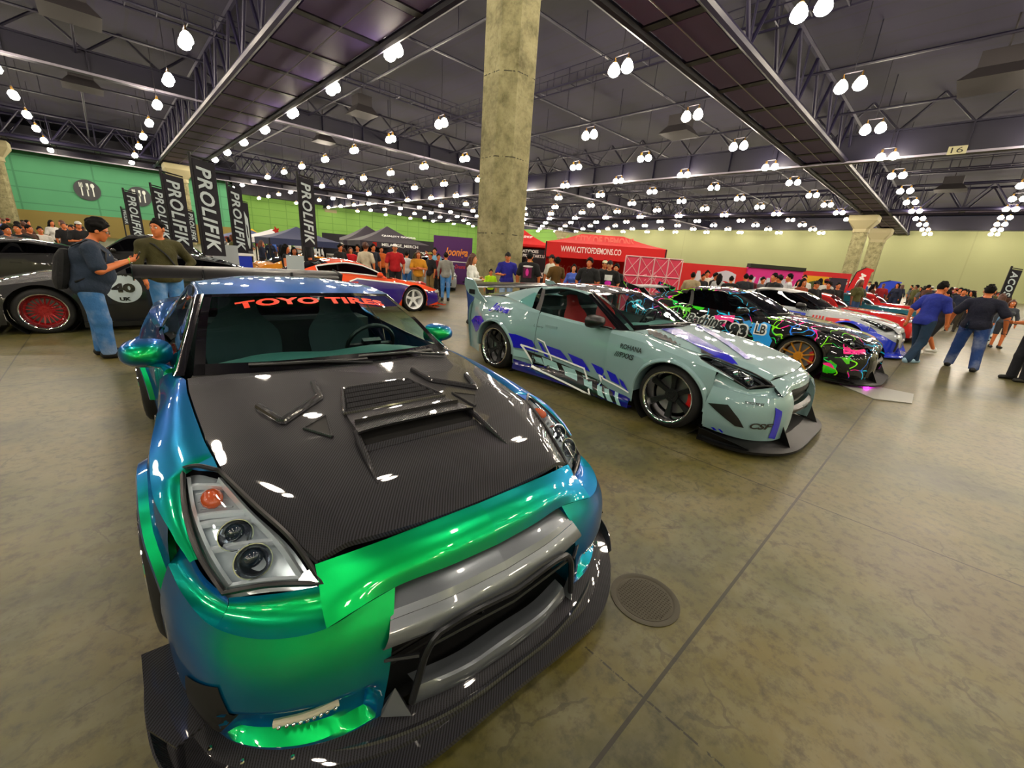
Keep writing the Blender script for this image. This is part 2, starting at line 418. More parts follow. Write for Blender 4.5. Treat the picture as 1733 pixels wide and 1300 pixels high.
_xs=[-27.5,-19.5,-11.5,-3.45,4.5,11.85,19.9,28.1,36.3,44.2,52,60.4,68.4,76.4,84.4,92.4,100.4,108.]
_ys=[-25.9,-17.9,-9.9,-1.85,6.25,14.25,22.2,30,38,45.8,53.8,61.9,69.5,78,86.5,95,103,111,119]
near=lamp_proto_near(); far=lamp_proto_far(); n_near=n_far=0
LAMP_NAMES={(19.9,6.25):'twin hanging lamp, large pair cut by the top edge of the photo on the right',
 (28.1,6.25):'twin hanging lamp below the top right pair, left of the smaller pair over the beam',
 (19.9,14.25):'twin hanging lamp right of the tall concrete column, nearest pair to it',
 (11.85,22.2):'twin hanging lamp left of the tall concrete column, nearest overlapped pair',
 (11.85,30):'twin hanging lamp next along the row behind the pair left of the tall column',
 (4.5,30):'twin hanging lamp at top left, nearest in the steep left row',
 (4.5,38):'twin hanging lamp at top left, second in the steep left row'}
for x in _xs:
    for y in _ys:
        if y*K>(YL if x*K<XS else YF)-2 or x*K>XR-3: continue
        if x<-12 and y>20: continue
        d=math.hypot(x,y)*K; lab=LAMP_NAMES.get((x,y))
        if d<48 and (x>0 or y>20):
            o=near if n_near==0 else dup(near,(0,0,0),0); n_near+=1
        else:
            o=far if n_far==0 else far.copy()
            if n_far: COL.objects.link(o)
            n_far+=1
        o.location=(x*K,y*K,ZB)
        side='over the aisle in front of the pale right wall' if x>60 else ('in the rows toward the green left wall' if y>60 else 'in the middle rows of the dark ceiling')
        if lab: tag(o,lab,'ceiling light')
        else: tag(o,'twin hanging lamp with glowing bells '+side,'ceiling light','twin lamps '+side)
# ---- air boxes and small plaques up in the steelwork
dm=P('duct_grey','#2e2a2c',.7)
for k,(u,v,w,lab) in enumerate([(613,188,1.5,'grey tapered air diffuser left of the tall column near a lamp'),(548,236,1.5,'grey tapered air diffuser lower in the left rows of lamps'),(1150,222,1.8,'tapered air diffuser under a lamp pair right of the tall column'),
   (1690,130,2.2,'large air diffuser at the right edge of the ceiling'),(1610,318,2.,'pale boxy unit hung above the right wall'),(117,16,1.8,'dark air diffuser at the top left corner'),(139,143,1.8,'dark air diffuser over the steep left lamp row')]):
    p=ground(u,v,ZB+1.6)
    mb=MB().box((0,0,0),(w*1.5,w*1.5,.7),taper=.6).box((0,0,.75),(w*.9,w*.9,.9)).tube((0,0,.7),(0,0,ZD-ZB-1.55),.05); o=mb.build('air_diffuser',dm,loc=p,smooth=False); tag(o,lab,'air diffuser')
pm=P('plaque_cream','#b9b48e',.6); pk=P('plaque_black','#15130f',.6)
p=np.array([45.4*K-.5,0,ZB+.9]); d=_F+_R*(1620-866.5)/CF-_U*(254-650)/CF; tt=p[0]/d[0]; p[1]=d[1]*tt; p[2]=CH+d[2]*tt
pq=thing('beam_number_plaque','cream plaque numbered 16 on the long dark beam','sign',p)
MB().box((0,0,0),(.05,1.1,.6)).build('plate',pm,pq,smooth=False)
V,F=text_fit('16',.7,.4); MB().add(np.stack([np.full(len(V),-.04),-V[:,0],V[:,1]],1),F).build('number',pk,pq,smooth=False)
# ---- round fork and knife signs on the mint wall, exit sign
sg=P('sign_dark','#3c3f44',.6); sw=P('sign_white','#e8efe8',.6)
def meal_sign(u,v,lab,r):
    d=_F+_R*(u-866.5)/CF-_U*(v-650)/CF; t=(YL-.1)/d[1]; c=np.array([d[0]*t,YL-.1,CH+d[2]*t])
    s=thing('dining_sign',lab,'sign',c)
    an=np.linspace(0,2*PI,28,endpoint=False)
    MB().prism([(r*math.cos(a),-.02,r*math.sin(a)) for a in an],(0,-.12,0)).build('disc',sg,s,ang=30)
    mb=MB(); q=-.16
    for dx,kind in ((-.42,0),(0,1),(.42,2)):
        mb.box((dx*r,q,-.1*r),(.1*r,.03,.95*r))
        if kind==0:
            for e in (-.1,0,.1): mb.box((dx*r+e*r,q,.5*r),(.06*r,.03,.35*r))
            mb.box((dx*r,q,.3*r),(.28*r,.03,.1*r))
        elif kind==1: mb.box((dx*r+.05*r,q,.35*r),(.18*r,.03,.6*r))
        else: mb.prism([(dx*r+.15*r*math.cos(a),q,.45*r+.22*r*math.sin(a)) for a in np.linspace(0,6.28,14)[:-1]],(0,.03,0))
    mb.build('cutlery_symbol',sw,s,smooth=False)
meal_sign(148,322,'round grey sign with white fork and knife, alone on the mint wall',1.65)
meal_sign(236,333,'round grey sign partly hidden behind the leftmost tall flags',1.65)
d=_F+_R*(373-866.5)/CF-_U*(355-650)/CF; t=(YF-.5)/d[1]; c=np.array([d[0]*t,YF-.5,CH+d[2]*t])
ex=thing('exit_sign','red lettered exit sign over yellow doors between the black flags','sign',c)
MB().box((0,0,0),(5.6,.3,2.2)).build('housing',P('exit_box','#c9d36a',.5),ex,smooth=False)
V,F=text_fit('EXIT',4.2,1.3,bold=.02); MB().add(np.stack([V[:,0],np.full(len(V),-.2),V[:,1]],1),F).build('lettering',P('exit_red','#e02a10',.5,em='#ff2a10',ems=1.2),ex,smooth=False)
dr=struct(MB().box((c[0]-.5,YF-.3,(c[2]-1.8)/2),(7.5,.4,c[2]-1.8)).box((c[0]-.5,YF-.55,(c[2]-1.8)/2),(.25,.1,c[2]-1.8),1),'door_1',[P('door_yellow','#a3983a',.6),pk],smooth=False)
# ---- manhole cover
p=ground(1091,1013); R_=.155
mh=thing('manhole_cover','round iron manhole cover in the floor beside the carbon splitter','manhole cover',(p[0],p[1],0))
irn=P('cast_iron','#3a3628',.5,metal=.3); MB().lathe([(R_+.02,.0),(R_+.02,.004),(R_-.005,.005),(R_-.012,.001)],40).build('ring',irn,mh)
mb=MB().lathe([(.0,.003),(R_-.012,.003),(R_-.012,.0)],40)
for i in range(-9,10):
    for j in range(-9,10):
        if math.hypot(i,j)<9: mb.box((i*.0148,j*.0148,.0038),(.008,.008,.003))
mb.build('lid',irn,mh,smooth=False)
p=ground(1500,668); cp=MB().prism([ground(u,v)[:2].tolist()+[.004] for u,v in ((1420,651),(1447,648),(1546,668),(1543,684),(1478,676))],(0,0,.01))
tag(cp.build('floor_hatch',P('hatch_grey','#8d8f86',.35),smooth=False),'pale grey floor box lid set flush by the graffiti coupe','floor hatch')
W=bpy.data.worlds.new('world'); SC.world=W; W.use_nodes=True; W.node_tree.nodes['Background'].inputs[0].default_value=(.02,.02,.03,1); W.node_tree.nodes['Background'].inputs[1].default_value=1.
# ================================================================ paints
def flip_paint():
    """colour-shift paint: green seen square on, blue toward grazing"""
    m=P('flip_paint','#0a7a52',.32,metal=.75,coat=1); n=NT(m)
    lw=n.t.nodes.new('ShaderNodeLayerWeight'); lw.inputs[0].default_value=.5
    col=n.ramp(lw.outputs['Facing'],[(.0,'#0cb04e'),(.25,'#07986a'),(.42,'#047c94'),(.62,'#0470ae'),(1,'#045a9c')])
    n.l(col,n.b.inputs['Base Color']); n.b.inputs['Specular Tint'].default_value=(.01,.26,.5,1); n.b.inputs['Coat Weight'].default_value=.8; n.b.inputs['Coat IOR'].default_value=1.4
    c=n.coords(); f=n.noise(c,900,2); n.bump(f,.05,.001); return m
def carbon(name,scale=330.,rough=.5,base='#030304',hi='#2a2a30'):
    m=P(name,base,rough,coat=1.,spec=.2); n=NT(m); c=n.coords(); s=n.sep(c)
    # 2x2 twill: diagonal bands, weave sheen painted as lighter base colour
    a=n.math('MULTIPLY',n.math('ADD',s[0],n.math('MULTIPLY',s[2],.6)),scale); b=n.math('MULTIPLY',s[1],scale)
    d=n.math('FRACT',n.math('MULTIPLY',n.math('ADD',n.math('FLOOR',a),n.math('FLOOR',b)),.25))
    t=n.math('FRACT',n.math('MULTIPLY',n.math('ADD',a,b),.25))
    w=n.math('GREATER_THAN',t,.5); col=n.mix(n.math('MULTIPLY',n.math('ADD',w,d),.55),base,hi)
    n.l(col,n.b.inputs['Base Color']); return m
def paint(name,col,rough=.5,metal=.2,coat=1.): return P(name,col,.5,metal=min(metal,.2),coat=coat,spec=.25)
CARB=carbon('carbon_twill'); PIANO=P('piano_black','#040405',.12,coat=1); BLK=P('satin_black','#08080a',.35); MBLK=P('matt_black','#060607',.7); RUB=P('tyre_rubber','#0d0d0e',.75)
CHR=P('polished_lip','#d8d8da',.08,metal=1.); GUN=P('gunmetal','#2b2d30',.3,metal=.7); SILV=P('silver_trim','#686e75',.3,metal=.6,coat=.7); STEEL=P('brake_steel','#8a8a8c',.35,metal=.9)
RED=P('caliper_red','#c01210',.35,coat=.5); GOLD=P('gold_wheel','#d8901c',.3,metal=.5,coat=.6); WHT=P('white_paint','#e8eaec',.3,coat=.8); REDW=P('red_wheel','#a01018',.3,metal=.4,coat=.6)
LAMPC=P('lamp_chrome','#cfd4da',.12,metal=1.); AMB=P('amber_lens','#d4551a',.2,coat=1); LED=P('fog_led','#b8b4a0',.3,coat=.6); DARKIN=P('interior_dark','#0b1518',.7); SEAT=P('seat_cloth','#1a2c31',.85)
PLASTIC=P('dash_plastic','#1d5450',.6)
def glass(name,tint,fac,rough=.0):
    m=bpy.data.materials.new(name); m.use_nodes=True; t=m.node_tree; t.nodes.clear(); MATS[name]=m
    o=t.nodes.new('ShaderNodeOutputMaterial'); mx=t.nodes.new('ShaderNodeMixShader'); tr=t.nodes.new('ShaderNodeBsdfTransparent'); gl=t.nodes.new('ShaderNodeBsdfGlossy')
    lw=t.nodes.new('ShaderNodeLayerWeight'); pw=t.nodes.new('ShaderNodeMath'); pw.operation='POWER'; pw.inputs[1].default_value=5.; fr=t.nodes.new('ShaderNodeMath'); fr.operation='MULTIPLY_ADD'; fr.inputs[1].default_value=.96; fr.inputs[2].default_value=.04; t.links.new(lw.outputs['Facing'],pw.inputs[0]); t.links.new(pw.outputs[0],fr.inputs[0]); gl.inputs['Roughness'].default_value=rough; gl.inputs['Color'].default_value=(.95,.97,1,1)
    tr.inputs[0].default_value=lin(tint)
    t.links.new(fr.outputs[0],mx.inputs[0]); t.links.new(tr.outputs[0],mx.inputs[1]); t.links.new(gl.outputs[0],mx.inputs[2]); t.links.new(mx.outputs[0],o.inputs[0]); return m
GLS=glass('windscreen_glass','#d8f4f0',.5); GLD=glass('tinted_glass','#3a4446',.5); GLC=glass('headlamp_glass','#e6ecf0',.5)
# ================================================================ wheels
def wheel(parent,c,side,R=.335,W=.30,rim=.245,spokes=6,sm=GUN,lip=CHR,dish=.09,kind='six',cal=RED,mesh=False,barrel=None):
    """wheel whose outer face is on +y*side; origin at its hub"""
    name='wheel'; s=side
    def fl(V): V=np.array(V,float); V[...,1]*=s; return V
    ty=MB(); prof=[(rim,-W/2+.01),(R-.05,-W/2),(R-.015,-W/2+.02),(R,-W/2+.05),(R,W/2-.05),(R-.015,W/2-.02),(R-.05,W/2),(rim,W/2-.01)]
    ty.lathe([(r,h*s) for r,h in prof],48,axis='y',flip=s>0); root=ty.build('wheel',RUB,parent,loc=c,ang=50)
    rm=MB(); f=W/2
    prof=[(rim+.012,f-.005),(rim+.006,f+.006),(rim-.006,f+.004),(rim-.016,f-.02),(rim-.028,f-dish),(rim-.05,-f+.03)]
    rm.lathe([(r,h*s) for r,h in prof],48,axis='y',flip=s<0); o=rm.build('rim_lip',lip,root,ang=60)
    sp=MB(); y0=f-dish*.9
    hubr=.062
    if kind=='mesh':
        for k in range(20):
            for dl in (-.16,.16):
                a=2*PI*k/20; b=a+dl
                sp.path(fl([(hubr*math.cos(a),y0-.03,hubr*math.sin(a)),((rim-.05)*math.cos(b),y0-.002,(rim-.05)*math.sin(b))]),.008,5)
        sp.lathe([((rim-.03),(y0-.01)*s),((rim-.055),(y0+.012)*s),((rim-.07),(y0-.015)*s)],40,axis='y',flip=s<0)
        for k in range(30):
            a=2*PI*k/30; sp.ell(fl([((rim-.047)*math.cos(a),y0+.01,(rim-.047)*math.sin(a))])[0],(.007,.007,.007),6,5)
    else:
        n_=spokes
        for k in range(n_):
            a=2*PI*k/n_+PI/2; ca,sa=math.cos(a),math.sin(a)
            def pt(r,t,y): return (r*ca-t*sa,y,r*sa+t*ca)
            w0,w1=(.026,.042) if kind=='six' else ((.012,.014) if kind=='ten' else (.032,.034))
            G=[]
            for r,w,y in ((hubr*.8,w0,y0-.035),(rim*.5,w0*1.05,y0-.022),(rim-.03,w1,y0-.004)):
                G.append(fl([pt(r,-w,y-.03),pt(r,-w*.8,y),pt(r,w*.8,y),pt(r,w,y-.03)]))
            sp.grid(np.stack(G),cv=True,flip=s<0)
    sp.lathe([(0,(y0-.012)*s),(.03,(y0-.012)*s),(.036,(y0-.02)*s),(hubr+.012,(y0-.022)*s),(hubr+.016,(y0-.06)*s)],24,axis='y',flip=s<0)
    for k in range(5):
        a=2*PI*k/5; sp.ell(fl([(.045*math.cos(a),y0-.018,.045*math.sin(a))])[0],(.009,.01,.009),8,6)
    sp.build('spokes',sm,root,ang=35)
    br=MB().lathe([(.06,(y0-.1)*s),(rim-.06,(y0-.1)*s),(rim-.06,(y0-.125)*s),(.06,(y0-.125)*s)],32,axis='y',flip=s<0); br.build('brake_disc',STEEL,root)
    bk=MB().lathe([(0,-(f-.02)*s),(rim-.01,-(f-.02)*s)],24,axis='y',flip=s<0); bk.lathe([(rim-.045,(-f+.03)*s),(rim-.045,(y0-.12)*s)],32,axis='y',flip=s<0); bk.build('wheel_barrel',barrel or MBLK,root)
    if cal:
        cl=MB(); an=np.linspace(-.55,.55,8)
        G=np.array([[((rim-.05)*math.cos(a),(y0-.075)*s,(rim-.05)*math.sin(a)),((rim-.11)*math.cos(a),(y0-.07)*s,(rim-.11)*math.sin(a)),((rim-.11)*math.cos(a),(y0-.14)*s,(rim-.11)*math.sin(a)),((rim-.05)*math.cos(a),(y0-.14)*s,(rim-.05)*math.sin(a))] for a in an]); cl.grid(G,cv=True,flip=s<0); cl.build('brake_caliper',cal,root)
    return root
# ================================================================ the wide coupe (x forward from the front axle, y left, z up)
def seam_pts(): return [(.809,.591,.682),(.56,.685,.762),(.315,.765,.822),(.05,.788,.856),(-.2,.798,.892),(-.425,.803,.924),(-.60,.795,.94)]
_sx=[p[0] for p in seam_pts()][::-1]
def seam_y(x): return float(np.interp(x,_sx,[p[1] for p in seam_pts()][::-1]))
def seam_z(x): return float(np.interp(x,_sx,[p[2] for p in seam_pts()][::-1]))
def hood_zc(x): return float(np.interp(x,[-.6,-.45,-.2,.1,.4,.65,.8,.87],[.972,.962,.94,.905,.858,.805,.755,.716]))
def hood_z(x,y):
    y=abs(y); ys=seam_y(min(max(x,-.6),.809)); zs=seam_z(min(max(x,-.6),.809)); zc=hood_zc(x); yr=ys*float(np.interp(x,[-.6,.3,.87],[.78,.80,.84]))
    zr=zc-(zc-zs)*.22
    if y<=yr: return zc-(zc-zr)*(y/yr)**2
    w=(y-yr)/(ys-yr); return zr+(zs-zr)*(w*.75+.25*w*w)
def hood_grid(nu=40,nv=29,inset=.004):
    G=np.zeros((nu,nv,3))
    for j,s in enumerate(np.linspace(0,1,nv)):
        xf=.868-.059*s**2.2; xr=-.455-.145*s**2.5
        for i,t in enumerate(np.linspace(0,1,nu)):
            x=xf+(xr-xf)*t; y=s*(seam_y(min(x,.809))-inset); G[i,j]=(x,y,hood_z(x,y))
    return G
def Wc(x,k):
    b=np.interp(x,[-3.62,-3.3,-2.78,-2.3,-1.9,-1.2,-.85,-.4,0,.3,.5,.7,.85],[.84,.93,.965,.945,.91,.905,.905,.925,.945,.935,.915,.87,.80])
    return float(b)
def flare(x,wide):
    f=0.
    for xa,am in ((0.,wide[0]),(-2.78,wide[1])): f+=am*math.exp(-((x-xa)/.46)**4)
    return f
def side_y(x,z,wide=(.05,.06)):
    """half width of the body side"""
    w=Wc(x,0); zt=crest_z(x)
    t=(z-.55)/.4
    y=w-.055*max(t,0)**2-.02*max(-t,0)**2
    if x>-.852: y+=.035*min(max((-.25-x)/.5,0),1)
    y+=flare(x,wide)*(1-.6*max(0,(z-.62)/.3)**2 if z>.62 else 1)
    y-=.018*math.exp(-((z-.42)/.1)**2)*math.exp(-((x+1.4)/.75)**4)   # scallop along the door
    return y
def crest_z(x): return float(np.interp(x,[-3.6,-3.2,-2.78,-2.3,-1.8,-1.2,-.85,-.4,0,.3,.55,.75,.86],[.98,1.0,.985,.955,.92,.895,.885,.86,.815,.765,.70,.64,.60]))
def bottom_z(x,sill=.17,r=.40):
    for xa in (0.,-2.78):
        d=abs(x-xa)
        if d<r: return .335+math.sqrt(r*r-d*d)*1.0 if d<r-.001 else .335
    return sill
def side_panel(x0,x1,wide,n=40,nv=14,z0=None,top=None,sill=.17):
    xs=np.linspace(x0,x1,n)
    extra=[xa+s*(.40-e) for xa in (0.,-2.78) for s in (-1,1) for e in (-.002,.0015,.01,.03,.06)]
    xs=np.array(sorted(set(list(xs)+[e for e in extra if min(x0,x1)<e<max(x0,x1)])))
    G=np.zeros((len(xs),nv,3))
    for i,x in enumerate(xs):
        zt=crest_z(x) if top is None else top(x); zb=bottom_z(x,sill)
        for j,t in enumerate(np.linspace(0,1,nv)):
            z=zt+(zb-zt)*t; G[i,j]=(x,side_y(x,z,wide),z)
    return G
def arch_lip(xa,wide,r=.40,dep=.16,ext=.03):
    """rolled wheel-arch lip"""
    an=np.linspace(-.02*PI,1.02*PI,30); G=np.zeros((len(an),5,3))
    for i,a in enumerate(an):
        x=xa+r*math.cos(a); z=max(.335+r*math.sin(a),.2); y=side_y(x,z,wide)
        for j,(dr,dy) in enumerate(((.035,-.012),(.018,ext*.8),(0,ext),(-.012,ext*.6),(-.012,-dep))):
            G[i,j]=(xa+(r+dr)*math.cos(a),y+dy,max(.335+(r+dr)*math.sin(a),.19))
    return G
def roof_half():
    """rows front to rear, columns centre to gutter"""
    return surf([[(-1.18,0,1.312),(-1.205,.3,1.309),(-1.335,.612,1.285)],
      [(-1.45,0,1.35),(-1.48,.32,1.343),(-1.56,.618,1.306)],[(-1.8,0,1.368),(-1.82,.32,1.36),(-1.87,.618,1.318)],[(-2.2,0,1.35),(-2.22,.31,1.34),(-2.3,.60,1.285)]],20,12)
GR_SIDE={}
def gtr(name,label,loc,rz,paintm,hoodm,roofm,wide=(.05,.06),wheels=None,kit='street',glassm=GLS,pillar=PIANO,flarem=None,mirrorm=None,trunkm=None,lampm=None,railm=None,skirtm=None):
    car=thing(name,label,'car',(loc[0],loc[1],0),rz); surfs={}; occ_car(loc[0],loc[1],rz)
    def B(mb,nm,m,ang=38,par=None,both=False):
        o=mb.build(nm,m,par or car,ang=ang); return o
    # ---- hood
    hb=MB().sym(hood_grid(),flip=False); surfs['hood']=hb; G=hood_grid(); 
    edge=[G[0,j] for j in range(G.shape[1])]
    hb2=MB(); hb2.sym(G)
    low=G[0].copy(); low[:,2]-=.02; hb2.sym(np.stack([low,G[0]])); side=G[:,-1].copy(); side[:,2]-=.02; hb2.sym(np.stack([G[:,-1],side]).transpose(1,0,2))
    hood=B(hb2,'hood',hoodm)
    # ---- upper nose and bumper
    street=kit=='street'
    nose=surf([[(.874,0,.712),(.866,.2,.709),(.852,.40,.700),(.815,.597,.680)],
      [(.93,0,.695),(.922,.2,.69),(.903,.41,.672),(.862,.602,.640)],[(.985,0,.648),(.975,.2,.647),(.948,.42,.632),(.922,.612,.592)],[(1.003,0,.600),(.993,.2,.600),(.967,.40,.596),(.962,.615,.562)]],16,20)
    zb=.15
    lo=surf([[(.967,.40,.596),(.965,.5,.582),(.962,.615,.562),(.905,.74,.555),(.77,.865,.56),(.60,.925,.575),(.43,.955,.59)],
      [(1.02,.433,.50),(1.012,.53,.49),(.992,.63,.485),(.945,.74,.48),(.83,.872,.48),(.64,.95,.49),(.42,.985,.50)],
      [(1.038,.455,.36),(1.028,.55,.35),(1.0,.65,.345),(.955,.75,.34),(.845,.885,.34),(.66,.965,.35),(.405,1.0,.36)],
      [(1.035,.475,.24),(1.02,.56,.235),(.99,.66,.23),(.94,.76,.23),(.835,.885,.23),(.655,.96,.24),(.41,.995,.25)],
      [(1.021,.484,.145),(1.01,.57,.14),(.975,.67,.13),(.92,.765,.13),(.80,.875,.13),(.63,.94,.14),(.42,.97,.16)]],34,44)
    if street:   # recessed fog-lamp band and corner intake
        for i in range(lo.shape[0]):
            for j in range(lo.shape[1]):
                x,y,z=lo[i,j]
                def sm(a,b,v): t=min(max((v-a)/(b-a),0),1); return t*t*(3-2*t)
                k=sm(.155,.185,z)*(1-sm(.285,.325,z))*sm(.50,.54,y)*(1-sm(.86,.90,y))
                lo[i,j]-=np.array([.045,.018,0])*k
    ed=lo[0]; ja=int(np.argmin(np.linalg.norm(ed-np.array([.962,.615,.562]),axis=1))); jb=int(np.argmin(np.linalg.norm(ed-np.array([.77,.865,.56]),axis=1)))
    def strip2(top,bot,n=7):
        tp=spline(top,len(bot)); return np.stack([tp+(bot-tp)*t-np.array([.030,.014,.022])*(math.sin(PI*t)**.7 if 0<t<1 else 0) for t in np.linspace(0,1,n)])
    ledge=strip2([(.866,.591,.634),(.80,.71,.618),(.72,.822,.605)],ed[ja:jb+1]); corner=strip2([(.72,.824,.606),(.63,.868,.64),(.44,.90,.72)],ed[jb:])
    bm=MB().sym(nose).sym(lo).sym(ledge).sym(corner); surfs['bumper']=bm
    bp=MB().sym(nose).sym(lo).sym(ledge).sym(corner)
    inn=lo[:,0].copy(); inn[:,0]-=.16; bp.sym(np.stack([inn,lo[:,0]],1)); tp=nose[-1].copy()[:14]; tb=tp.copy(); tb[:,0]-=.12; bp.sym(np.stack([tp,tb]))
    B(bp,'front_bumper',paintm)
    # ---- fenders, doors, quarters
    for sd in (1,-1):
        def S(mb,G,fl=False,mi=0):
            return mb.grid(G if sd>0 else mirror(G),mi,flip=(fl if sd>0 else not fl))
        # front fender: top panel from the hood seam to the crest plus the side
        topx=np.linspace(-.845,.84,40); T=np.zeros((40,8,3))
        for i,x in enumerate(topx):
            if x>.195:   # beside the headlamp the fender begins at the lamp's outer edge
                t=(x-.195)/(.72-.195); a=np.array([x,np.interp(x,[.195,.4,.6,.72,.84],[.875,.888,.872,.828,.79]),np.interp(x,[.195,.4,.6,.72,.84],[.818,.748,.668,.606,.60])])
            elif x>-.60: a=np.array([x,seam_y(x)+.004,seam_z(x)-.002]); 
            else: a=np.array([x,np.interp(x,[-.86,-.6],[.845,.80]),np.interp(x,[-.86,-.6],[.915,.938])])
            zc=min(crest_z(x),a[2]-.002); b=np.array([x,side_y(x,zc,wide),zc])
            for j,u in enumerate(np.linspace(0,1,8)):
                q=a+(b-a)*u; q[2]+=.018*math.sin(PI*u)*min(1,abs(b[1]-a[1])/.12); T[i,j]=q
        fx=np.linspace(-.845,.43,54)
        Sd=side_panel(-.845,.43,wide,top=lambda x:min(crest_z(x),(np.interp(x,[.195,.4,.6],[.816,.746,.666]) if x>.195 else 9)-.002))
        mb=S(MB(),T,True); S(mb,Sd,True); surfs['fender%d'%sd]=mb
        fp=MB(); S(fp,T[:34],True); S(fp,Sd,True); B(fp,'front_fender',paintm)
        tri_=np.stack([pl([(.19,seam_y(.19)+.003,seam_z(.19)),(.19,.875,.819)],6),pl([(.312,.772,.826),(.26,.83,.824)],6)]); S(fp2:=MB(),tri_,True); B(fp2,'fender_corner',paintm)
        lp=MB(); S(lp,arch_lip(0,wide),False); B(lp,'fender_flare',flarem or paintm)
        # rocker
        # door
        dg=side_panel(-2.03,-.853,wide,n=30,sill=.25)
        d=MB(); S(d,dg,True)
        dt=np.stack([[(x,np.interp(x,[-2.05,-.85],[.845,.845]),np.interp(x,[-2.05,-1.4,-.85],[.965,.935,.918])) for x in dg[:,0,0]],dg[:,0]],1); S(d,dt,True); surfs['door%d'%sd]=d
        dd=MB(); S(dd,dg,True); S(dd,dt,True); door=B(dd,'door',paintm)
        hn=MB().box((-1.78,sd*(side_y(-1.78,.80,wide)+.004),.80),(.2,.012,.035)); hn.build('door_handle',paintm,door)
        # sill skirt
        sk=surf([[(-.42,.95,.2),(-.42,1.0,.17),(-.42,1.01,.09),(-.42,.9,.09)],[(-1.4,.90,.26),(-1.4,.95,.2),(-1.4,.985,.09),(-1.4,.85,.09)],[(-2.36,.955,.2),(-2.36,1.0,.17),(-2.36,1.01,.09),(-2.36,.9,.09)]],14,10,lv=True)
        s_=MB(); S(s_,sk,False); surfs['sill%d'%sd]=s_; s2=MB(); S(s2,sk,False); B(s2,'side_skirt',skirtm or (paintm if kit!='street' else CARB))
        # rear quarter
        qg=side_panel(-3.6,-2.037,wide,n=44)
        q=MB(); S(q,qg,True)
        # quarter top: from the crest up to the cabin base / trunk edge
        qt=[]
        for x in qg[:,0,0]:
            a=np.array([x,np.interp(x,[-3.6,-3.3,-2.9,-2.5,-2.03],[.60,.64,.70,.80,.845]),np.interp(x,[-3.6,-3.1,-2.8,-2.5,-2.03],[1.02,1.06,1.07,1.03,.965])])
            b=np.array([x,side_y(x,crest_z(x),wide),crest_z(x)]); qt.append([a+(b-a)*u+np.array([0,0,.02*math.sin(PI*u)]) for u in np.linspace(0,1,6)])
        qt=np.array(qt); S(q,qt,True); surfs['quarter%d'%sd]=q
        q2=MB(); S(q2,qg,True); S(q2,qt,True)
        # C pillar from roof rear to quarter
        cp=surf([[(-2.26,.605,1.283),(-2.27,.635,1.262),(-2.28,.70,1.16),(-2.25,.79,1.01),(-2.22,.84,.975)],[(-2.6,.59,1.22),(-2.6,.63,1.19),(-2.6,.70,1.11),(-2.55,.77,1.035),(-2.5,.80,1.03)],[(-3.0,.58,1.115),(-3.0,.60,1.10),(-3.0,.64,1.085),(-2.95,.68,1.07),(-2.9,.70,1.07)]],10,12)
        S(q2,cp,True); S(surfs['quarter%d'%sd],cp,True); B(q2,'rear_fender',paintm)
        lp=MB(); S(lp,arch_lip(-2.78,wide),False); B(lp,'rear_flare',flarem or paintm)
        # side glass: belt line below, roof rail above
        sg_=surf([[(-.80,.842,.926),(-1.02,.775,1.065),(-1.40,.665,1.262)],[(-1.3,.843,.938),(-1.42,.74,1.10),(-1.58,.64,1.288)],[(-1.75,.843,.955),(-1.82,.73,1.13),(-1.92,.634,1.295)],[(-2.08,.842,.968),(-2.12,.73,1.13),(-2.18,.645,1.262)]],16,8,lu=True)
        g=MB(); S(g,sg_,True); B(g,'side_window',glassm)
        g=MB(); qg2=surf([[(-2.12,.838,.972),(-2.15,.735,1.125),(-2.2,.65,1.25)],[(-2.3,.815,.995),(-2.35,.74,1.1),(-2.38,.68,1.18)],[(-2.52,.79,1.03),(-2.53,.77,1.05),(-2.54,.75,1.07)]],8,6,lu=True); S(g,qg2,True); B(g,'quarter_window',glassm)
        # pillars: A, roof rail and B
        ap=surf([[(-.66,.80,.942),(-.70,.84,.935),(-.80,.846,.924)],[(-1.0,.71,1.115),(-1.03,.745,1.105),(-1.06,.768,1.075)],[(-1.345,.615,1.288),(-1.38,.645,1.283),(-1.41,.667,1.262)]],14,6)
        pa=MB(); S(pa,ap,True); B(pa,'a_pillar',pillar)
        rl=surf([[(-1.335,.614,1.285),(-1.37,.64,1.284),(-1.41,.667,1.262)],[(-1.56,.62,1.306),(-1.57,.637,1.302),(-1.58,.645,1.286)],[(-1.87,.62,1.318),(-1.89,.636,1.312),(-1.92,.640,1.292)],[(-2.3,.602,1.285),(-2.25,.63,1.272),(-2.2,.652,1.248)]],16,6)
        pr=MB(); S(pr,rl,True); B(pr,'roof_rail',railm or roofm)
        pb=MB(); S(pb,surf([[(-2.05,.846,.965),(-2.1,.738,1.13),(-2.16,.652,1.265)],[(-2.14,.846,.972),(-2.17,.742,1.125),(-2.22,.655,1.25)]],4,8,lu=True),True); B(pb,'b_pillar',BLK)
        # mirror
        mg=MB(); rot=np.array([[.96,-.25*sd,0],[.25*sd,.96,0],[0,0,1]])
        c=np.array([-1.02,sd*.955,.985]); prof=[]
        rows=[]
        for xx,ry,rz_ in ((-.09,.112,.075),(-.085,.118,.08),(-.03,.115,.078),(.04,.095,.062),(.085,.06,.04),(.103,.015,.01),(.105,.0005,.0005)):
            an=np.linspace(0,2*PI,18,endpoint=False); sq=lambda t:np.sign(t)*abs(t)**.75
            rows.append([(xx,ry*sq(math.cos(a)),rz_*sq(math.sin(a))+(.012 if xx>0 else 0)) for a in an])
        mg.grid(np.array(rows)@rot.T+c,cv=True,flip=True); mr=B(mg,'wing_mirror',mirrorm or paintm)
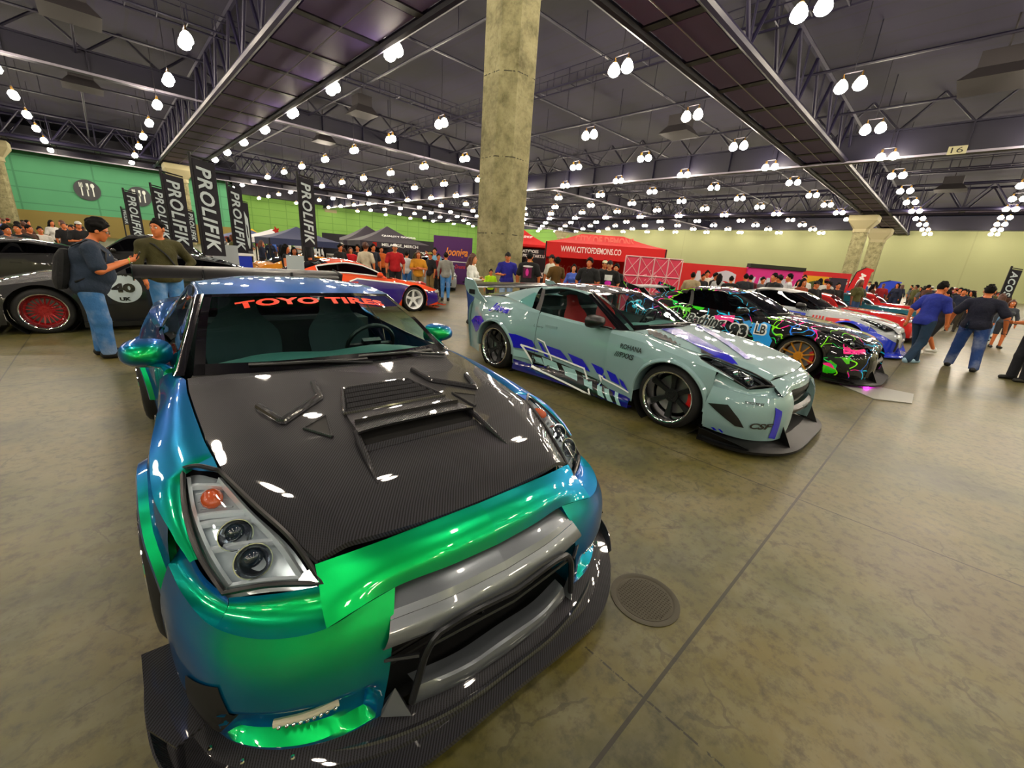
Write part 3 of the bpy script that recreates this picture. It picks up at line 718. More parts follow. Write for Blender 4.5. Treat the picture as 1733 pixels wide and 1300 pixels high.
        mf=MB(); mf.add(np.array(rows[0])@rot.T+c,[list(range(18))]); mf.build('mirror_glass',CHR,mr)
        st=MB().path([(-.86,sd*.85,.925),(-.92,sd*.87,.935),(-.99,sd*.93,.94)],[.028,.024,.026],8,flat=.5); st.build('mirror_arm',mirrorm or paintm,mr)
        # headlamp
        out=[(.195,.873,.817),(.40,.886,.748),(.58,.868,.675),(.70,.830,.612)]
        inn=[(.30,.772,.826),(.52,.702,.775),(.72,.628,.712),(.862,.592,.637)]
        hl=surf([inn,[(a[0]*.5+b[0]*.5,a[1]*.5+b[1]*.5+.008,a[2]*.5+b[2]*.5+.018) for a,b in zip(inn,out)],out],9,16)
        lens=MB(); S(lens,hl,True); L=B(lens,'headlight',GLC)
        bk=hl.copy(); bk[...,2]-=.055; bk[...,0]-=.035; b_=MB(); S(b_,bk,True); b_.build('headlight_bowl',lampm or P('lamp_bowl','#dde4e8',.2,metal=.35,coat=1),L)
        rim=np.concatenate([hl[0],hl[1:,-1],hl[-1][::-1][1:],hl[::-1][1:-1,0]])
        rp=MB().path(rim*np.array([1,sd,1]),.009,6,closed=True); rp.build('headlight_surround',BLK,L)
        def hp(u,v,dz=-.03):
            p=hl[int(round(u*8)),int(round(v*15))].copy(); p[2]+=dz; p[0]-=.02; p[1]*=sd; return p
        for u,v,r,mt,nm in ((.45,.80,.052,LAMPC,'projector_lamp'),(.5,.58,.048,LAMPC,'projector_lamp')):
            p=hp(u,v); pm_=MB(); pm_.lathe([(0,-.03),(r*.5,-.025),(r*.9,.0),(r,.03),(r*1.06,.03),(r*1.02,-.01)],20,axis='x',c=(0,0,0),flip=True)
            rr=Matrix.Rotation(-.45,3,'Y'); pm_.v=[np.array([rr@Vector(q) for q in v_]) for v_ in pm_.v]; pm_.v=[v_+p for v_ in pm_.v]; pm_.build(nm,mt,L)
            q=MB().ell(p+np.array([.004,0,.01]),(r*.55,r*.62,r*.62),12,8); q.build('lamp_lens',P('lamp_lens_dark','#1b2630',.05,coat=1),L)
        q=MB().ell(hp(.5,.27,-.035),(.055,.035,.03),12,8); q.build('indicator_bulb',AMB if lampm is None else GUN,L)
        q=MB()
        for u in (.14,.86):
            q.path([hp(u,v,-.036) for v in np.linspace(.06,.94,14)],.010,5,flat=2.2)
        for v in (.14,.40,.46,.70,.92):
            q.path([hp(u,v,-.043+.012*abs(u-.5)) for u in np.linspace(.1,.9,7)],.008,5,flat=1.8)
        for k in range(5): q.path([hp(u,.2+.035*k,-.040) for u in np.linspace(.3,.7,5)],.004,4)
        q.build('lamp_reflector',lampm or P('lamp_facets','#eef2f4',.15,metal=.4,coat=1),L,smooth=False)
        # wheels
        wk=dict(wheels or {}); off=wk.pop('off',.0)
        for xa,yy,W in ((0.,.985+wide[0]+off-.16,.29),(-2.78,1.0+wide[1]+off-.17,.32)):
            wheel(car,(xa,sd*yy,wk.get('R',.335)),sd,W=W,**wk)
        if kit=='street': pass
    # ---- cabin
    wsr=[[(-.46,0,.962),(-.49,.4,.955),(-.625,.765,.942)],[(-.83,0,1.160),(-.855,.37,1.157),(-.95,.70,1.128)],[(-1.175,0,1.308),(-1.20,.33,1.304),(-1.33,.612,1.284)]]
    ws=surf(wsr,20,16); g=MB().sym(ws); surfs['screen']=g; wsb=MB().sym(ws); W_=B(wsb,'windshield',glassm)
    fr_=ws[:3].copy(); fr_[...,2]+=.004; f2_=ws[:,-2:].copy(); f2_[...,2]+=.004; f3_=ws[-2:].copy(); f3_[...,2]+=.004; MB().sym(fr_).sym(f2_).sym(f3_).build('windshield_border',PIANO,W_)
    cowl=surf([[(-.40,0,.935),(-.43,.4,.932),(-.57,.79,.925)],[(-.47,0,.966),(-.50,.4,.959),(-.635,.767,.946)]],4,16); c_=MB().sym(cowl); B(c_,'wiper_cowl',MBLK)
    for a,b,w in (((-.50,-.60,.97),(-.80,.10,1.15),0),((-.42,.12,.975),(-.66,.66,1.0),0)): pass
    for y0,y1,xe in ((.10,-.52,-.535),(.62,.06,-.50)):
        pts=[]
        for t in np.linspace(0,1,8):
            y=y0+(y1-y0)*t; xw=-.462-.17*(abs(y)/.765)**2.2-.012-.03*t; zz=.962+(-.46-.165*(abs(y)/.765)**2.2-xw)*.5-.02*(abs(y)/.765)**2; pts.append((xw,y,zz+.014))
        wp=MB().path(pts,.012,6,flat=.7); wo=B(wp,'wiper',BLK); 
        wa=MB().tube((-.44,y0+.02,.965),pts[3],.009,n=6); wa.build('wiper_arm',GUN,wo)
    rf=roof_half(); r_=MB().sym(rf); surfs['roof']=r_; r2=MB().sym(rf); B(r2,'roof',roofm)
    rg=surf([[(-2.21,0,1.348),(-2.23,.31,1.338),(-2.31,.598,1.283)],[(-2.65,0,1.225),(-2.66,.32,1.215),(-2.7,.58,1.185)],[(-3.02,0,1.10),(-3.02,.34,1.095),(-3.02,.58,1.085)]],12,12); g=MB().sym(rg); B(g,'rear_window',GLD)
    tk=surf([[(-3.02,0,1.10),(-3.02,.3,1.095),(-2.95,.62,1.075)],[(-3.3,0,1.065),(-3.3,.3,1.06),(-3.3,.64,1.05)],[(-3.6,0,1.05),(-3.6,.3,1.045),(-3.58,.62,1.02)],[(-3.66,0,.93),(-3.65,.4,.92),(-3.6,.84,.90)],[(-3.68,0,.5),(-3.67,.45,.5),(-3.6,.88,.5)],[(-3.64,0,.18),(-3.63,.45,.18),(-3.56,.86,.18)]],26,16); t_=MB().sym(tk); surfs['trunk']=t_; t2=MB().sym(tk); B(t2,'trunk_lid',trunkm or paintm)
    # ---- inside
    ib=MB()
    ib.sym(surf([[(.78,0,.5),(.78,.5,.5)],[(.60,0,.66),(.60,.62,.62)],[(-.50,0,.86),(-.55,.74,.84)],[(-.62,0,.5),(-.62,.74,.5)]],6,4,lu=True,lv=True)); ib.sym(surf([[(.62,0,.62),(.62,.72,.55)],[(-3.4,0,.3),(-3.4,.78,.3)]],4,4)); 
    ib.sym(surf([[(.78,0,.62),(.78,.55,.6)],[(.85,0,.14),(.85,.75,.14)],[(-3.5,0,.14),(-3.5,.7,.14)],[(-3.5,0,.9),(-3.5,.7,.9)]],6,4,lu=True,lv=True),flip=True)
    for xa in (0.,-2.78):
        for s in (-1,1): ib.lathe([(.43,s*.58),(.43,s*.93)],24,axis='y',c=(xa,0,.335)); ib.lathe([(.0,s*.58),(.43,s*.58)],24,axis='y',c=(xa,0,.335))
    B(ib,'inner_shell',MBLK)
    ds=surf([[(-.50,0,.945),(-.53,.4,.94),(-.66,.74,.93)],[(-.80,0,.955),(-.80,.4,.965),(-.80,.72,.93)],[(-.95,0,.93),(-.95,.4,.95),(-.92,.74,.90)],[(-1.0,0,.75),(-1.0,.4,.75),(-1.0,.76,.75)],[(-.9,0,.4),(-.9,.4,.4),(-.9,.76,.4)]],16,14); B(MB().sym(ds),'dashboard',PLASTIC)
    sw_=MB(); th=np.linspace(0,2*PI,24,endpoint=False); sc=np.array([-1.08,.37,.93]); tl=Matrix.Rotation(.45,3,'Y')
    sw_.path([sc+np.array(tl@Vector((0,.18*math.cos(a),.18*math.sin(a)))) for a in th],.016,6,closed=True); sw_.box(sc,(.04,.14,.1),rot=tl); sw_.box(sc,(.02,.34,.03),rot=tl); sw_.tube(sc,sc+np.array([.2,0,-.1]),.03); B(sw_,'steering_wheel',BLK)
    for s in (-1,1):
        b=MB(); sc=lambda x,y,z:(x,s*.37+y,z)
        b.grid(surf([[sc(-1.2,-.22,.5),sc(-1.2,0,.46),sc(-1.2,.22,.5)],[sc(-1.6,-.24,.5),sc(-1.6,0,.42),sc(-1.6,.24,.5)],[sc(-1.72,-.25,.7),sc(-1.76,0,.68),sc(-1.72,.25,.7)],[sc(-1.80,-.25,.95),sc(-1.86,0,.94),sc(-1.8,.25,.95)],[sc(-1.86,-.14,1.08),sc(-1.9,0,1.08),sc(-1.86,.14,1.08)],[sc(-1.9,-.12,1.2),sc(-1.93,0,1.21),sc(-1.9,.12,1.2)]],20,8)); 
        so=B(b,'seat',P('seat_red','#b0101a',.8) if kit!='street' else SEAT)
    b=MB().box((-2.1,0,.75),(.3,1.4,.5)).box((-1.6,0,.3),(2.2,1.5,.1)); B(b,'cabin_floor',DARKIN)
    return car,surfs
# ================================================================ the green-blue coupe in the foreground
ORG=np.array([.95963827,1.94784559]); YAW=math.atan2(-math.cos(-.0470113),math.sin(-.0470113))
FLIP=flip_paint()
green_car,gs=gtr('sports_coupe','colour-shifting green and blue wide coupe with carbon hood, nearest car in the foreground',(*ORG,0),YAW,FLIP,CARB,FLIP,wide=(.06,.07),wheels=dict(sm=REDW,dish=.1),kit='street',flarem=FLIP)
def G_(mb,nm,m,par=None,ang=38): return mb.build(nm,m,par or green_car,ang=ang)
hood=[c for c in green_car.children if c.name.startswith('hood')][0]
def hz(x,y,d=0.): return (x,y,hood_z(x,y)+d)
# louvre panel with slats
def lou(t,s): x=-.095+.263*t; w=.186+.082*t; return x,w*s
mb=MB(); rows=[]
NS=5
for k in range(NS):
    t0,t1=k/NS,(k+1)/NS
    r=[]
    for t,d in ((t0,.006),(t0+(t1-t0)*.75,.024),(t1-.002,.008)):
        r.append([hz(*lou(t,s),d) for s in np.linspace(-.94,.94,13)])
    mb.grid(np.array(r))
fr=[hz(*lou(0,s),.012) for s in np.linspace(-1,1,9)]+[hz(*lou(t,1),.012) for t in (.25,.5,.75)]+[hz(*lou(1,s),.012) for s in np.linspace(1,-1,9)]+[hz(*lou(t,-1),.012) for t in (.75,.5,.25)]
mb.path(fr,.009,6,closed=True); G_(mb,'hood_louvre',CARB,hood)
# raised scoop in front of the louvres with an open mouth
def sc(t,s): x=.172+.235*t; w=.262+.032*t; return x,w*s
lid=np.array([[hz(*sc(t,s),(.012+.05*t**1.3)*(1-.1*abs(s)**6)) for s in np.linspace(-1,1,17)] for t in np.linspace(0,1,10)])
mb=MB().grid(lid)
for s in (-1,1):
    e=np.array([[hz(*sc(t,s),(.012+.05*t**1.3)*.9),hz(*sc(t,s),-.004)] for t in np.linspace(0,1,10)]); mb.grid(e)
lip=lid[-1].copy(); l2=lip.copy(); l2[:,2]-=.016; l2[:,0]-=.012; mb.grid(np.stack([lip,l2]))
fl=np.array([[hz(.425,s*.285,-.0) for s in np.linspace(-1,1,11)],[hz(.44,s*.288,.010) for s in np.linspace(-1,1,11)],[hz(.47,s*.29,.002) for s in np.linspace(-1,1,11)]]); mb.grid(fl)
for s in (-1,1): mb.path([hz(.36,s*.288,.03),hz(.43,s*.297,.022),hz(.53,s*.306,.012),hz(.655,s*.32,.0)],[.012,.014,.012,.003],8)
G_(mb,'hood_scoop',CARB,hood)
mb=MB().grid(np.array([[hz(x,s*.27,d) for s in np.linspace(-1,1,7)] for x,d in ((.22,.006),(.36,.004),(.43,.003))])); mb.grid(np.array([[hz(.3,s*.27,d) for s in np.linspace(-1,1,7)] for d in (.0,.05)])); G_(mb,'scoop_mouth_shade',MBLK,hood)  # black sheets painted for the shade inside the mouth
for sd in (-1,1):
    # zigzag air deflector
    pts=[(-.237,.286),(-.06,.308),(.117,.516),(-.068,.572)]
    pts=[hz(x,sd*y,.008) for x,y in pl(pts,40)]
    mb=MB().path(pts,.016,8,flat=.9); p2=[(a+.016,b,c-.005) for a,b,c in pts]; mb.path(p2,.012,6,flat=.5); G_(mb,'air_deflector',CARB,hood)
    # small triangular duct
    A=[(.315,.372),(.140,.340),(.205,.452)]
    mb=MB().path([hz(x,sd*y,.004) for x,y in A+[A[0]]],.007,6); G_(mb,'naca_duct',CARB,hood); V_,F_=refine(np.array([hz(x,sd*y,.0) for x,y in A]),[(0,1,2)],.03); V_=np.array([hz(x,y,.006) for x,y,_ in V_]); G_(MB().add(V_,F_,flip=sd<0),'duct_shade',MBLK,hood)  # flat black triangle on the hood stands for the shade in the duct
# grille cavity, silver beam, frame
mb=MB().box((.86,0,.36),(.02,1.1,.5)); mb.sym(surf([[(.88,0,.15),(.88,.5,.15)],[(1.05,0,.145),(1.0,.49,.145)]],3,5)); 
for k in range(9): mb.box((.90,0,.2+.045*k),(.02,1.0,.012))
G_(mb,'radiator_grille',MBLK)
bm_=surf([[(.92,0,.588),(.91,.25,.583),(.895,.405,.57)],[(1.0,0,.583),(.985,.25,.58),(.945,.415,.566)],[(1.05,0,.555),(1.035,.25,.552),(.995,.43,.54)]],8,16)
b2=surf([[(1.05,0,.555),(1.035,.25,.552),(.995,.43,.54)],[(1.066,0,.532),(1.05,.25,.53),(1.012,.438,.522)]],3,16)
b3=surf([[(1.067,0,.531),(1.051,.25,.529),(1.013,.439,.521)],[(1.096,0,.49),(1.08,.26,.488),(1.04,.458,.482)],[(1.098,0,.452),(1.082,.27,.452),(1.042,.476,.451)],[(1.04,0,.435),(1.03,.27,.435),(1.0,.47,.438)]],10,16)
G_(MB().sym(bm_).sym(b2).sym(b3),'grille_beam',SILV,ang=25)
h=[(1.079,.399,.205),(1.088,.375,.32),(1.094,.345,.42),(1.098,.312,.462),(1.104,.27,.474),(1.125,0,.478)]
h=np.array(h); hp_=np.concatenate([spline(h,20),mirror(spline(h,20))[::-1][1:]]); G_(MB().path(hp_,.0125,8),'grille_hoop',GUN)
mb=MB().path([(1.085,-.345,.415),(1.115,0,.42),(1.085,.345,.415)],.008,6)
for s in (-1,1): mb.path([(1.03,s*.47,.395),(1.085,s*.375,.40)],.008,6).path([(1.09,s*.12,.415),(1.02,s*.12,.36)],.007,6)
G_(mb,'grille_bars',GUN)
for s in (-1,1):
    V=np.array([(1.026,.485,.148),(1.088,.405,.155),(1.03,.40,.155),(.99,.485,.15),(1.028,.482,.185),(1.03,.435,.245)])*np.array([1,s,1])
    G_(MB().add(V,[(0,1,5,4),(1,2,5),(0,4,3),(3,4,5,2),(0,3,2,1)],flip=s>0),'bumper_tab',SILV,ang=20)
ls=surf([[(1.03,0,.225),(1.03,.2,.225),(1.0,.375,.23)],[(1.115,0,.222),(1.105,.2,.222),(1.06,.37,.222)],[(1.118,0,.205),(1.108,.2,.205),(1.065,.372,.205)],[(1.112,0,.165),(1.102,.2,.165),(1.062,.385,.165)],[(1.10,0,.14),(1.09,.2,.14),(1.05,.39,.14)]],12,14); blade=G_(MB().sym(ls),'lower_blade',SILV,ang=25)
bl=bvh_of([MB().sym(ls)])
lb=MB(); drape(lb,poly2([(-.042,-.013),(.042,-.013),(.042,.013),(-.042,.013)]),bl,(1.3,.135,.183),(0,1,0),(0,0,1),(-1,0,-.3),.003); lb.build('maker_plate',BLK,blade,smooth=False)
lb=MB(); drape(lb,text_fit('Varis',.07,.018,shear=.25),bl,(1.3,.135,.183),(0,1,0),(0,0,1),(-1,0,-.3),.006); lb.build('maker_plate_lettering',WHT,blade,smooth=False)
eb=bvh_of([MB().sym(bm_)]); nb=bvh_of([gs['bumper']])
lb=MB(); drape(lb,text_fit('R',.05,.036,shear=.25,bold=.03),eb,(1.3,.012,.567),(0,1,0),(.2,0,1),(-1,0,-.12),.005); G_(lb,'nose_emblem',P('emblem_copper','#8a4a2a',.3,metal=.6),ang=180)
# fog strips and painted-on shade of the corner intakes
for s in (-1,1):
    pts=[(.985,.60,.246),(.968,.68,.243),(.925,.775,.238)]
    q=MB().path([(a-.022,s*b-.004*s,c) for a,b,c in spline(pts,14)],.012,8,flat=1.0,caps=True); fo=G_(q,'fog_lamp',LED)
    q=MB()
    for t in np.linspace(.08,.92,9):
        p=spline(pts,50)[int(t*49)]; q.ell((p[0]-.006,s*p[1],p[2]),(.005,.007,.007),8,6)
    q.build('lamp_beads',LAMPC,fo)
    V=[(.86,.868,.40),(.70,.958,.46),(.60,.978,.36),(.66,.975,.24),(.80,.913,.2)]
    q=MB(); bb=bvh_of([gs['bumper']]); drape(q,poly2([(-.14,-.10),(.02,-.12),(.10,-.03),(.06,.09),(-.10,.05)]),bb,(1.0,s*1.25,.33),(.75,-.6*s,0),(0,0,1),(-.55,-s*.9,0),.004,size=.03)
    G_(q,'corner_intake_shade',MBLK)  # flat black patch on the bumper skin, standing for a shaded recess
# splitter: tray, second lip, upturned end plates, canards
out=[(1.205,0),(1.208,.25),(1.196,.47),(1.14,.63),(1.05,.77),(.93,.91),(.84,.99),(.74,1.025),(.6,1.04),(.42,1.045)]
inn=[(1.08,0),(1.075,.22),(1.03,.46),(.98,.60),(.92,.72),(.82,.82),(.72,.87),(.62,.90),(.5,.91),(.42,.92)]
N=40; oc=spline([(a,b,.095) for a,b in out],N); ic=spline([(a,b,.15) for a,b in inn],N); mid=ic*.45+oc*.55; mid[:,2]=.118
rw=[ic,ic*.75+oc*.25+np.array([0,0,.012]),mid,mid+np.array([.004,0,-.012]),oc,oc-np.array([0,0,.022]),ic-np.array([0,0,.075])]
Gs=np.stack(rw); Gs[1,:,2]=.142
spl=G_(MB().sym(Gs),'front_splitter',CARB,ang=22)
rib=spline([(1.15,0,.128),(1.145,.22,.128),(1.10,.44,.128),(1.045,.58,.128),(.97,.70,.128),(.88,.80,.128)],30); rb=np.concatenate([mirror(rib)[::-1],rib[1:]]); MB().path(rb,.011,6,flat=.8).build('splitter_rib',CARB,spl)
for s in (-1,1):
    e=np.array([(.40,1.045,.10),(.6,1.045,.098),(.76,1.02,.096),(.86,.97,.096),(.95,.885,.096)]); e=spline(e,16); t=np.linspace(0,1,16)
    o=e.copy(); o[:,1]+=.03; o[:,2]+=.075*(1-t**2)+.004; i2=e.copy(); i2[:,1]-=.004; o2=o.copy(); o2[:,1]-=.006; o2[:,2]+=.002
    g=np.stack([e,o,o2,i2])*np.array([1,s,1]); G_(MB().grid(g,flip=s<0),'end_plate',CARB,spl)
    pl_=np.array([(.40,.985,.24),(.62,.972,.235),(.78,.93,.23),(.80,1.0,.225),(.70,1.06,.235),(.42,1.07,.26)])*np.array([1,s,1]); G_(MB().prism(pl_,(0,0,.008)),'canard',CARB,ang=20)
    q=MB()
    for x,y in ((.52,.96),(.66,.97),(.78,.93),(.88,.86),(.96,.74),(.62,1.01)): q.ell((x,s*y,.133),(.008,.008,.006),8,5)
    q.build('rivets',CHR,spl)
# fender bolts
for s in (-1,1):
    q=MB()
    for x,z in ((.30,.60),(.34,.55),(.40,.46)): q.ell((x,s*(side_y(x,z,(.06,.06))+.003),z),(.008,.006,.008),8,5)
    G_(q,'flare_bolts',CHR)
# windscreen lettering
sb=bvh_of([gs['screen']])
lb=MB(); drape(lb,text_fit('TOYO TIRES',.96,.092,bold=.045,space=1.06),sb,(-1.085,.0,1.25),(0,1,0),(-.92,0,.39),(-.39,0,-.92),.006,size=.03); G_(lb,'windshield_lettering',P('banner_orange','#f0340c',.45),ang=180)
# rear wing
wp=[(0,-.045),(-.02,-.01),(-.10,.035),(-.2,.06),(-.30,.062),(-.2,.02),(-.08,-.045)]
mb=MB().grid(np.array([[(-3.48+a,y,1.265+b-.01*abs(y)) for a,b in wp] for y in np.linspace(-.98,.98,9)]),cv=True)
wing=G_(mb,'rear_wing',BLK)
for s in (-1,1):
    G_(MB().prism([(-3.44,s*.98,1.30),(-3.80,s*.98,1.34),(-3.82,s*.98,1.16),(-3.5,s*.98,1.18)],(0,s*.01,0)),'wing_end_plate',CARB,wing)
    G_(MB().prism([(-3.30,s*.42,1.04),(-3.5,s*.42,1.04),(-3.72,s*.42,1.28),(-3.52,s*.42,1.30),(-3.45,s*.42,1.22)],(0,s*.014,0)),'wing_stay',GUN,wing)
# ================================================================ the three show coupes parked beyond it
class Frame:
    """car frame at (x,y) heading rz; turns photo pixels into car coordinates on a plane of the car"""
    def __init__(s,x,y,rz): s.o=np.array([x,y,0.]); s.f=np.array([math.cos(rz),math.sin(rz),0]); s.n=np.array([-math.sin(rz),math.cos(rz),0]); s.x,s.y,s.rz=x,y,rz
    def loc(s,p): d=np.asarray(p)-s.o; return np.array([d@s.f,d@s.n,d[2]])
    def ray(s,u,v): d=_F+_R*(u-866.5)/CF-_U*(v-650)/CF; return d
    def iny(s,u,v,y):
        d=s.ray(u,v); c=s.o+s.n*y; e=np.array([0,0,CH]); return s.loc(e+d*(((c-e)@s.n)/(d@s.n)))
    def inz(s,u,v,z): return s.loc(ground(u,v,z))
SPLK=P('splitter_black','#040405',.45,spec=.25)
def lb_front(car,sf,mesh=None,plate=None,plm=None,splm=None,bladem=None):
    mb=MB().box((.80,0,.40),(.02,1.1,.56)); mb.sym(surf([[(.82,0,.13),(.82,.5,.13)],[(1.03,0,.125),(1.0,.49,.13)]],3,5)); mb.build('front_intake',MBLK,car)
    g=surf([[(.985,0,.60),(.975,.2,.598),(.945,.405,.590)],[(1.0,0,.56),(.99,.22,.558),(.955,.425,.555)],[(.965,0,.46),(.955,.22,.46),(.945,.44,.46)],[(.96,0,.43),(.95,.22,.43),(.94,.445,.43)]],10,14); gr=MB().sym(g).build('upper_grille',MBLK,car)
    ed=np.concatenate([g[0],g[1:,-1],g[-1][::-1]]); e2=np.concatenate([ed,mirror(ed)[::-1]]); MB().path(e2,.014,6,closed=True).build('grille_frame',BLK,gr)
    b=surf([[(1.02,0,.43),(1.01,.22,.43),(.98,.445,.43)],[(1.06,0,.39),(1.05,.23,.39),(1.01,.46,.39)],[(1.03,0,.34),(1.02,.23,.34),(.99,.46,.34)]],6,12); MB().sym(b).build('grille_bar',BLK,car)
    if plate:
        pb=bvh_of([MB().sym(b)]); q=MB(); drape(q,poly2([(-.12,-.03),(.12,-.03),(.12,.03),(-.12,.03)]),pb,(1.6,0,.38),(0,1,0),(0,0,1),(-1,0,0),.004); po=q.build('plate_panel',P('plate_grey','#6d7375',.5),car)
        q=MB(); drape(q,text_fit(plate,.2,.036),pb,(1.6,0,.38),(0,1,0),(0,0,1),(-1,0,0),.008); q.build('plate_lettering',BLK,po,smooth=False)
    out=[(1.19,0),(1.19,.3),(1.165,.58),(1.09,.78),(.97,.93),(.85,1.02),(.70,1.06),(.42,1.07)]; inn=[(1.02,0),(1.02,.22),(.99,.5),(.95,.66),(.88,.80),(.76,.88),(.62,.92),(.42,.93)]
    oc=spline([(a,b_,.07) for a,b_ in out],32); ic=spline([(a,b_,.13) for a,b_ in inn],32); md=oc*.7+ic*.3; md[:,2]=.085
    G=np.stack([ic,md,oc,oc-np.array([0,0,.025]),ic-np.array([0,0,.07])]); sp=MB().sym(G).build('front_splitter',splm or SPLK,car,ang=25)
    for s in (-1,1):
        MB().prism([(.92,s*.52,.13),(1.12,s*.56,.08),(.95,s*.57,.40)],(0,s*.012,0)).build('splitter_fin',splm or SPLK,sp,ang=20)
        e=np.array([(.42,1.04,.10),(.66,1.035,.09),(.88,.97,.085)]); e=spline(e,10); t=np.linspace(0,1,10); o=e.copy(); o[:,2]+=.07*(1-t**2); o[:,1]+=.02; o2=o.copy(); o2[:,1]+=.008; e2=e.copy(); e2[:,1]+=.008
        MB().grid(np.stack([e,o,o2,e2])*np.array([1,s,1]),cu=True).build('end_plate',splm or SPLK,sp)
        bb=bvh_of([sf['bumper']])
        q=MB(); drape(q,poly2([(-.05,-.17),(.035,-.15),(.05,.16),(-.03,.12)]),bb,(1.5,s*.70,.32),(.25,.97*s,0),(0,0,1),(-1,0,0),.006,size=.04); q.build('corner_vent',bladem or BLK,car)
        q=MB(); drape(q,poly2([(-.16,.06),(.02,.09),(.14,-.02),(.2,-.10),(.12,-.10),(-.06,.0)]),bb,(.72,s*1.5,.36),(1,0,0),(0,0,1),(-.25,-s,0),.012,size=.04); q.build('canard',BLK,car)
def decals(car,name,m,lst,bvh,org,ud,vd,ray,off,size=.035):
    o=None
    for VF in lst:
        mb=MB(); drape(mb,VF,bvh,org,ud,vd,ray,off,size=size)
        if mb.n: o=mb.build(name,m,car,ang=180)
    return o
def side_polys(fr,y,ps): return [poly2([fr.iny(u,v,y)[[0,2]] for u,v in p]) for p in ps]
def crop(o,k,ps): return [[(o[0]+a*k,o[1]+b*k) for a,b in p] for p in ps]
def outline(p,w):
    """thin stroke polygons along an open polyline"""
    r=[]
    for a,b in zip(p[:-1],p[1:]):
        a=np.array(a);b=np.array(b); t=(b-a)/np.linalg.norm(b-a); n=np.array([-t[1],t[0]])*w/2; t=t*w/2
        r.append([tuple(a-t+n),tuple(b+t+n),tuple(b+t-n),tuple(a-t-n)])
    return r
def sidebvh(sf,s): return bvh_of([sf[k] for k in ('fender%d'%s,'door%d'%s,'quarter%d'%s,'sill%d'%s,'bumper')])
RDY=(0,1,0)
# ---------------- silver coupe
SILVER=paint('silver_teal_paint','#7e9da1',.26,.35); BLUE=P('livery_blue','#1414b8',.25,coat=1); NAVY=P('livery_navy','#0e0e70',.25,coat=1); LBK=P('livery_black','#07070b',.3,coat=1); LWH=P('livery_white','#eef2f2',.35,coat=.6); LTL=P('livery_teal','#8fb9bb',.3,coat=.8)
RZ=-PI/2
f2=Frame(5.08,1.82,RZ)
WIDE2=(.085,.10)
silver,ss=gtr('sports_coupe','silver wide coupe with blue and black checker livery and tall rear wing plates',(5.08,1.82,0),RZ,SILVER,SILVER,CARB,wide=WIDE2,kit='lb',glassm=GLS,
  wheels=dict(R=.345,rim=.272,kind='six',spokes=6,sm=GUN,dish=.10,off=-.075),railm=SILVER,lampm=P('lamp_dark','#1c1f22',.2,metal=.5,coat=1),skirtm=NAVY,mirrorm=BLK)
lb_front(silver,ss,plate='LIBERTY',bladem=BLUE)
sb=sidebvh(ss,-1); C5=(770,470); k5=.1962
blk=crop(C5,k5,[[(600,635),(900,755),(1100,845),(1215,895),(1350,995),(1478,1165),(1225,1085),(1165,1020),(655,785)]])
blue=crop(C5,k5,[[(405,455),(530,488),(645,545),(690,650),(560,610),(440,585)],[(692,553),(722,572),(775,700),(740,680)],[(745,582),(880,630),(945,722),(795,672)],[(942,655),(1065,710),(1132,822),(985,745)],[(1140,740),(1235,785),(1292,882),(1190,830)],[(1290,800),(1370,840),(1412,932),(1330,892)],[(1402,872),(1442,900),(1492,985),(1425,935)],[(150,330),(235,330),(300,395),(170,470),(95,370)]])
navy=crop(C5,k5,[[(445,670),(640,760),(1170,1010),(1235,1080),(445,800)]])
teal=crop(C5,k5,[[(435,588),(600,645),(632,712),(440,650)],[(650,680),(712,700),(738,758),(672,728)],[(718,690),(842,740),(872,812),(742,765)],[(886,760),(1000,800),(1046,896),(932,846)],[(1066,846),(1146,880),(1192,972),(1112,930)],[(1196,890),(1240,925),(1300,1040),(1240,1010)],[(1232,1030),(1290,1050),(1335,1110),(1250,1080)],[(1270,950),(1310,965),(1415,1140),(1360,1120)],[(1365,985),(1395,1000),(1478,1168),(1438,1152)]])
wl=sum([outline(p,w) for p,w in (([(565,580),(1080,790),(1112,880)],13),([(565,580),(662,770),(1172,1010),(1155,965)],13),([(690,530),(745,560),(802,716)],10),([(1215,850),(1492,990)],12),([(1215,850),(1235,905)],12))],[])
wl=crop(C5,k5,wl)
Y2=-.985; sidedirs=((0,-1.6,0),(1,0,0),(0,0,1),RDY)
for nm,m,ps,off in (('livery_skirt_band',NAVY,navy,.005),('livery_black_band',LBK,blk,.009),('livery_blue_block',BLUE,blue,.013),('livery_teal_block',LTL,teal,.013),('livery_white_line',LWH,wl,.017)):
    decals(silver,nm,m,side_polys(f2,Y2,ps),sb,*sidedirs,off)
nose_b=crop((1030,500),.2077,[[(730,1045),(775,1060),(830,1115),(790,1110)],[(825,1075),(850,1080),(900,1140),(865,1130)],[(880,1090),(900,1095),(945,1150),(925,1150)]])
decals(silver,'livery_corner_slashes',BLUE,side_polys(f2,-1.0,nose_b),sb,*sidedirs,.008)
def side_text(car,fr,sb,name,txt,px,y,w,h,m,off=.012,ray=RDY,rot=0,**k):
    c=fr.iny(px[0],px[1],y); return decals(car,name,m,[text_fit(txt,w,h,**k)],sb,(c[0],-1.6-(0 if ray==RDY else 0),c[2]) if ray==RDY else c,(math.cos(rot),0,math.sin(rot)),(-math.sin(rot),0,math.cos(rot)),ray,off,size=.08)
side_text(silver,f2,sb,'door_lettering_maker','ROHANA',(1067,590),-.97,.30,.055,LBK,bold=.02)
side_text(silver,f2,sb,'door_lettering_pixels','///PXXS',(1055,602),-.97,.27,.06,LBK,bold=.02,shear=.2)
side_text(silver,f2,sb,'door_lettering_small','Liberty',(911,553),-.92,.17,.035,LBK,shear=.2)
